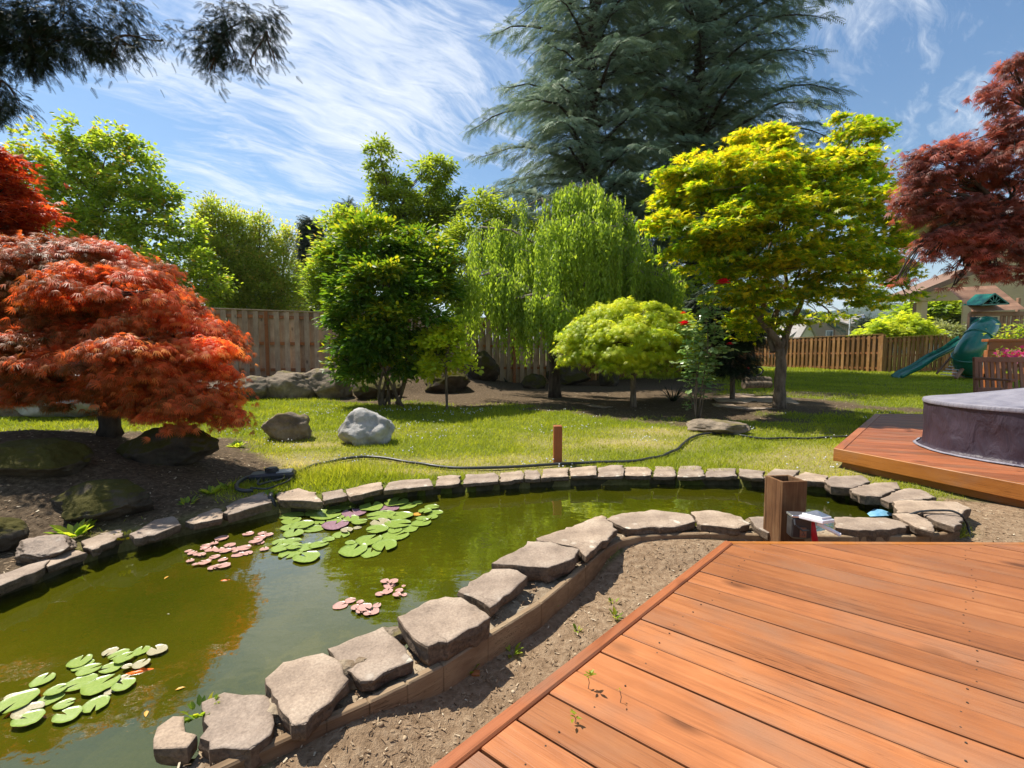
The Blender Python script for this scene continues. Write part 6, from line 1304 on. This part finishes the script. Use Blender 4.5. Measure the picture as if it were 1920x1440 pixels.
def fish(px, py, Lpx, ang, mat, label, dz=-.03):
    c0 = at(px, py, WZ + dz); L = Lpx * c0[1] / F; t_ = thing('goldfish', label, 'fish', c0, 'fish in the pond'); d = np.array([math.cos(ang), math.sin(ang), 0]); s_ = np.array([-d[1], d[0], 0])
    vs = []; fs = []; pr = [(-.5, .01, .02), (-.42, .05, .07), (-.25, .085, .12), (-.05, .09, .13), (.15, .07, .10), (.32, .035, .06), (.42, .018, .045)]
    for u, w_, h_ in pr:
        bend = .04 * math.sin(u * 6)
        for k in range(10):
            a = 2 * math.pi * k / 10; vs.append(c0 + L * (d * u + s_ * (bend + w_ * math.cos(a)) + np.array([0, 0, h_ * math.sin(a)])))
    for i in range(len(pr) - 1):
        for k in range(10): fs.append((i * 10 + k, i * 10 + (k + 1) % 10, (i + 1) * 10 + (k + 1) % 10, (i + 1) * 10 + k))
    fs.append(tuple(range(10))); MB().addm(vs, fs).build('body', mat, t_, True)
    q = lambda u, w_, h_: c0 + L * (d * u + s_ * w_ + np.array([0, 0, h_]))
    MB().addm([q(.40, .0, .0), q(.62, .07, .07), q(.56, .02, .0), q(.64, .03, -.07), q(.40, .01, -.02)], [(0, 1, 2), (4, 2, 3), (0, 2, 4)]).build('tail_fin', mat, t_)
    MB().addm([q(-.15, 0, .12), q(.0, .0, .18), q(.15, .0, .10)], [(0, 1, 2)]).build('dorsal_fin', mat, t_)
    MB().addm([q(-.22, .08, -.02), q(-.08, .17, -.03), q(-.10, .08, -.02)], [(0, 1, 2)]).build('side_fin', mat, t_); MB().addm([q(-.22, -.08, -.02), q(-.08, -.17, -.03), q(-.10, -.08, -.02)], [(0, 1, 2)]).build('side_fin', mat, t_)
M['goldfish'] = simplemat('goldfish_orange', (.85, .13, .01), (.95, .22, .02), 12, .3, .1, .002); M['palefish'] = simplemat('pale_fish', (.5, .38, .12), (.6, .45, .2), 12, .3, .1, .002)
fish(268, 1263, 72, R(14), M['goldfish'], 'large orange goldfish beside the bottom left lily pads', -.012); fish(425, 1090, 30, R(3), M['goldfish'], 'small orange goldfish below the pink lily pads', -.008); fish(285, 1312, 60, R(25), M['palefish'], 'pale yellow fish under the water at the bottom left', -.02)

# ================================================================== rose bush
TY = 8.45; b = gr(1306, 786); TY = b[1]; t_ = thing('rose_bush', 'tall climbing rose bush with red blooms on thin canes', 'rose bush', b); mb = MB(); LV = Leaves()
canes = [[(1300, 786), (1296, 740), (1290, 690), (1288, 650), (1284, 612)], [(1304, 786), (1306, 730), (1310, 680), (1318, 620), (1330, 575), (1354, 538)], [(1308, 786), (1314, 740), (1322, 690), (1330, 640), (1322, 590), (1318, 560)], [(1312, 786), (1318, 750), (1326, 700), (1345, 665), (1366, 650)], [(1305, 786), (1300, 750), (1308, 700), (1300, 640), (1310, 590)], [(1310, 786), (1316, 720), (1330, 660), (1345, 610), (1340, 580)]]
for i, c_ in enumerate(canes):
    P = resample([atY(x_, y_, TY + .06 * math.sin(i * 2.1 + y_ * .02)) for x_, y_ in c_], 16); mb.tube(list(P), (.014, .005), 6)
    for j in range(5, 16):
        for q_ in range(5 if j > 6 else 2):
            p = P[j] + rng.normal(size=3) * [.09, .09, .07]; a = rng.normal(size=3) * [1, 1, .35]; mm_ = 5; o_ = norm(a)
            s_ = norm(np.cross(o_, [0, 0, 1.])); pp = np.array([p, p + o_ * .035 + s_ * .03, p + o_ * .035 - s_ * .03, p + o_ * .07 + s_ * .028, p + o_ * .07 - s_ * .028]); aa = np.array([o_ * 1.0, s_ + o_ * .6, -s_ + o_ * .6, s_ + o_ * .8, -s_ + o_ * .8]) - [0, 0, .25]
            LV.add(pp, aa, np.array([[0, 0, 1.]] * 5) + rng.normal(size=(5, 3)) * .35, .088, np.full(5, rng.random()))
for k in range(36): # lower side sprigs
    p = atY(rng.uniform(1285, 1300), rng.uniform(680, 770), TY) ; LV.add(p + rng.normal(size=(3, 3)) * .03, rng.normal(size=(3, 3)) * [1, 1, .4], np.array([[0, 0, 1.]] * 3) + rng.normal(size=(3, 3)) * .3, .055, rng.random(3))
mb.build('canes', M['bark'], t_, True); LV.build('leaves', T_round(), LM['rose'], t_)
M['petal'] = leafmat('rose_petal', [(0, (.42, .008, .015)), (.6, (.62, .015, .03)), (1, (.78, .04, .08))], .3, 1.2, .5, (1.2, .6, .6))
M['petalo'] = leafmat('orange_petal', [(0, (.6, .10, .02)), (1, (.75, .22, .04))], .3, 1.2, .5, (1.2, .7, .5))
for px, py, r_, mt, lb in ((1284, 609, .13, 'petal', None), (1356, 531, .14, 'petal', None), (1368, 646, .07, 'petal', None), (1281, 588, .06, 'petalo', 'fading orange bloom')):
    c0 = atY(px, py, TY - .05); LP = Leaves()
    for ring, (cnt_, tl, sz) in enumerate(((5, 1.5, .5), (6, .95, .8), (7, .45, 1.), (7, .05, 1.05))):
        a = np.arange(cnt_) * 6.283 / cnt_ + ring; ax = np.stack([np.cos(a), np.sin(a), np.full(cnt_, math.tan(min(tl, 1.4)))], 1); nr = np.stack([-np.cos(a) * 1., -np.sin(a), np.full(cnt_, 1.)], 1); LP.add(np.repeat((c0 + [0, 0, .0])[None], cnt_, 0), ax, nr, r_ * sz, rng.random(cnt_))
    o = LP.build('bloom', T_round(), M[mt], t_)
    if lb: o['label'] = lb

# ================================================================== flagstones, logs, toy
fg = 'thin flagstones stacked by the maple trunk'
for i, (pts, zt, lab) in enumerate([([(1330, 752), (1400, 744), (1475, 752), (1495, 766), (1400, 772), (1340, 764)], .16, 'dark wide flagstone at the bottom of the pile by the maple'), ([(1335, 746), (1380, 740), (1420, 748), (1400, 757), (1345, 755)], .20, 'light flagstone at the left end of the pile by the maple'), ([(1395, 746), (1440, 742), (1465, 750), (1440, 758), (1400, 756)], .21, 'light flagstone in the middle of the pile by the maple'), ([(1420, 752), (1480, 748), (1500, 756), (1470, 763), (1415, 760)], .22, 'flagstone tilted against the maple trunk'), ([(1340, 752), (1390, 750), (1420, 758), (1390, 765), (1345, 760)], .185, 'brown flagstone along the near side of the pile'), ([(1370, 738), (1410, 734), (1440, 740), (1420, 746), (1375, 745)], .19, 'small flagstone at the back of the pile'), ([(1480, 764), (1500, 762), (1506, 770), (1490, 774), (1478, 771)], .13, 'small block of stone at the right end of the flagstone pile'), ([(1000, 752), (1060, 748), (1100, 754), (1085, 762), (1020, 760)], .09, 'flat paver sunk in the lawn left of the yellow dome maple'), ([(1090, 760), (1150, 752), (1180, 760), (1130, 768)], .10, 'flat dark paver in the bed before the yellow dome maple')]):
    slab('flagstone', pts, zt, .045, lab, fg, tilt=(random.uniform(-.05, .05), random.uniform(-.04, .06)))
def log(a, b, r, label):
    mbx = MB(); P = resample([a, (a + b) / 2 + [0, 0, .01], b], 12); mbx.tube(list(P), [r * (1 + .08 * math.sin(i * 2.3)) for i in range(12)], 14); props(mbx.build('log', M['bark'], None, False, loc=a), label, 'log', 'logs under the toy digger')
Yl = 12.3
log(atY(1372, 702, Yl), atY(1400, 708, Yl - .3), .10, 'short dark log at the left below the toy digger'); log(atY(1396, 714, Yl - .4), atY(1442, 714, Yl - .2), .11, 'thick split log right below the toy digger'); log(atY(1394, 722, Yl - .7), atY(1444, 721, Yl - .5), .09, 'front log of the stack below the toy digger')
ty = thing('toy_digger', 'yellow and red toy digger with a black arm on the logs', 'toy', atY(1410, 703, Yl)); k = Yl / F
MB().box(atY(1404, 698, Yl - .3), (.20, .16, .10), bev=.02).build('body', M['yellow_pl'], ty); MB().box(atY(1400, 692, Yl - .3), (.11, .12, .08), bev=.015).build('cab', M['red'], ty)
MB().tube([atY(x_, y_, Yl - .3) for x_, y_ in ((1398, 700), (1388, 694), (1378, 690))], .03, 8).build('shovel_arm', M['yellow_pl'], ty); MB().tube([atY(x_, y_, Yl - .3) for x_, y_ in ((1410, 694), (1418, 689), (1426, 689), (1431, 694), (1427, 701), (1418, 705))], .022, 8).build('boom', M['black'], ty)
for dx_ in (-.06, .07): MB().tube([atY(1404, 703.5, Yl - .42) + [dx_, 0, 0], atY(1404, 703.5, Yl - .42) + [dx_, .24, 0]], .045, 14).build('wheel', M['black'], ty)

# ================================================================== small plants
def tuft(px, py, n, L, mat, name, label, cat, z=None, width=.012, group='small weeds', up=1., tmpl=None):
    b = gr(px, py) if z is None else at(px, py, z); t_ = b; LV = Leaves(); a = rng.random(n) * 6.283; p = b + np.stack([np.cos(a) * width, np.sin(a) * width, np.zeros(n)], 1)
    ax = np.stack([np.cos(a), np.sin(a), up * rng.uniform(.3, 1.6, n)], 1); LV.add(p, ax, np.stack([-np.cos(a) * .5, -np.sin(a) * .5, np.ones(n)], 1) + rng.normal(size=(n, 3)) * .2, L * rng.uniform(.6, 1.2, n), rng.random(n))
    o = LV.build(name, tmpl or T_leaf(), LM[mat], None); props(o, label, cat, group); return o
for px, py, n, L, lab in [(960, 1225, 9, .06, 'pale rosette weed in the sand between border board and deck'), (1030, 1145, 14, .05, 'sprawling weed against the border board'), (1150, 1040, 16, .07, 'bright green leafy weed where the border board bends'), (1155, 1157, 14, .04, 'low green weed near the deck edge board'), (1083, 1184, 9, .03, 'tiny weed in the middle of the sandy strip'), (1150, 1130, 8, .03, 'tiny weed right of the sprawling weed'), (1215, 1032, 12, .045, 'yellowish weed just below the border board'), (880, 1262, 7, .05, 'thin blade weed close to the board near the wood chip')]:
    tuft(px, py, n, L, 'maplegr', 'weed', lab, 'weed', z=-.05 if py > 1000 else None, group='weeds in the sandy strip')
for px, py, n, L, lab in [(445, 838, 26, .10, 'bright weed on the bank left of the brown boulder'), (397, 925, 24, .08, 'bright weed on the dry bank left of the pump'), (425, 915, 22, .07, 'yellow green weed beside the pump hose loop'), (352, 945, 16, .06, 'small bright weed near the far edging slabs'), (258, 950, 18, .06, 'dull green weed in the shade of the bank'), (140, 1005, 34, .12, 'grassy tuft in the shade above the rim')]:
    tuft(px, py, n, L, 'maplegr', 'weed', lab, 'weed', group='weeds on the left bank', width=.03)
LM['moss'] = leafmat('yellow_moss', [(0, (.10, .10, .01)), (1, (.40, .36, .02))], .2, 1.2)
tuft(236, 1008, 90, .035, 'moss', 'moss_tuft', 'yellow moss tuft hanging between two far slabs in the shade', 'moss', z=.05, width=.05, group=None)
tuft(375, 1335, 40, .04, 'maplegr', 'sprig', 'leafy green sprig at the water edge between the bottom slabs', 'weed', z=.08, width=.03, group=None)
tuft(505, 930, 30, .06, 'maplegr', 'sprig', 'dry grassy sprig beside the black intake pipe', 'weed', z=.07, width=.02, group=None)
for px, py, H_, n, L, lab in ((1103, 1292, .045, 8, .022, 'bright green seedling growing through the gap between deck boards'), (1163, 1318, .04, 2, .014, 'tiny single-stemmed seedling on the deck'), (1078, 1355, .02, 6, .020, 'yellow green seedling at the bottom edge of the deck')):
    b = at(px, py, ZD); t_ = thing('seedling', lab, 'seedling', b, 'seedlings on the deck'); mb = MB(); mb.tube([b, b + [.003, 0, H_ * .5], b + [-.002, 0, H_]], .0012, 6); mb.build('stem', M['bark'], t_); LV = Leaves(); a = rng.random(n) * 6.283
    LV.add(np.repeat((b + [0, 0, H_])[None], n, 0) + rng.normal(size=(n, 3)) * .006, np.stack([np.cos(a), np.sin(a), rng.uniform(-.1, .8, n)], 1), np.stack([-np.cos(a) * .3, -np.sin(a) * .3, np.ones(n)], 1), L * rng.uniform(.7, 1.2, n), rng.uniform(.3, .8, n)); LV.build('leaves', T_leaf(), LM['maplegr'], t_)
o = MB().box(at(892, 1263, -.045), (.035, .03, .018), bev=.003).build('wood_chip', M['deck'], None, loc=at(892, 1263, -.05)); props(o, 'small square tan wood chip on the sand by the border board', 'wood chip')
for px, py, n, L, lab in ((1262, 752, 36, .42, 'dark spiky plant in the shade left of the rose bush'), (1352, 706, 30, .45, 'dark spiky plant behind the rose bush, before the back lawn'), (950, 716, 26, .22, 'dark low leafy plant among the shaded boulders')):
    o = tuft(px, py, n, L, 'fir', 'spiky_plant', lab, 'plant', width=.05, group='dark plants in the shaded bed', up=1.3, tmpl=(np.array([(0, -.025, 0), (.5, -.03, .02), (1, 0, -.05), (.5, .03, .02), (0, .025, 0)]), [(0, 1, 2, 3, 4)]))
# floating leaves
for px, py, mt, lab in ((830, 1333, 'goldfish', 'orange leaf on the water left of the lichen spotted slab'),): pass
fl_ = [(275, 1332, 'orange fallen leaf on the water near the bottom left edge'), (328, 1294, 'small orange leaf on the water right of the pale fish'), (313, 1151, 'white speck of petal floating left of centre'), (1432, 917, 'orange leaf on the water left of the hollow post'), (316, 1080, 'pale leaf bit floating below the pink pads')]
for px, py, lab in fl_:
    p = at(px, py, WZ + .003); LV = Leaves(); LV.add(p[None], rng.normal(size=(1, 3)) * [1, 1, 0], np.array([[0, .1, 1.]]), .035 if px != 313 else .015, np.array([.7])); o = LV.build('floating_leaf', T_leaf(), LM['padora' if 'white' not in lab else 'padtan'], None); props(o, lab, 'leaf', 'leaves floating on the pond')

# ================================================================== haze
hb = bpy.data.meshes.new('haze'); bm = bmesh.new(); bmesh.ops.create_cube(bm, size=1)
for v_ in bm.verts: v_.co = Vector((v_.co.x * 5900, v_.co.y * 3400 + 1250, v_.co.z * 330 + 158))
bm.to_mesh(hb); bm.free(); m, tt = newmat('haze'); pv_ = tt.add('ShaderNodeVolumePrincipled'); pv_.inputs['Color'].default_value = (.80, .88, .96, 1); pv_.inputs['Density'].default_value = .00016; pv_.inputs['Anisotropy'].default_value = .2
oo = tt.add('ShaderNodeOutputMaterial'); tt.l.new(pv_.outputs[0], oo.inputs['Volume']); hb.materials.append(m); ho = bpy.data.objects.new('haze', hb); COL.objects.link(ho); props(ho, 'thin pale air over the whole place fading the distant hills', 'haze', kind='stuff')
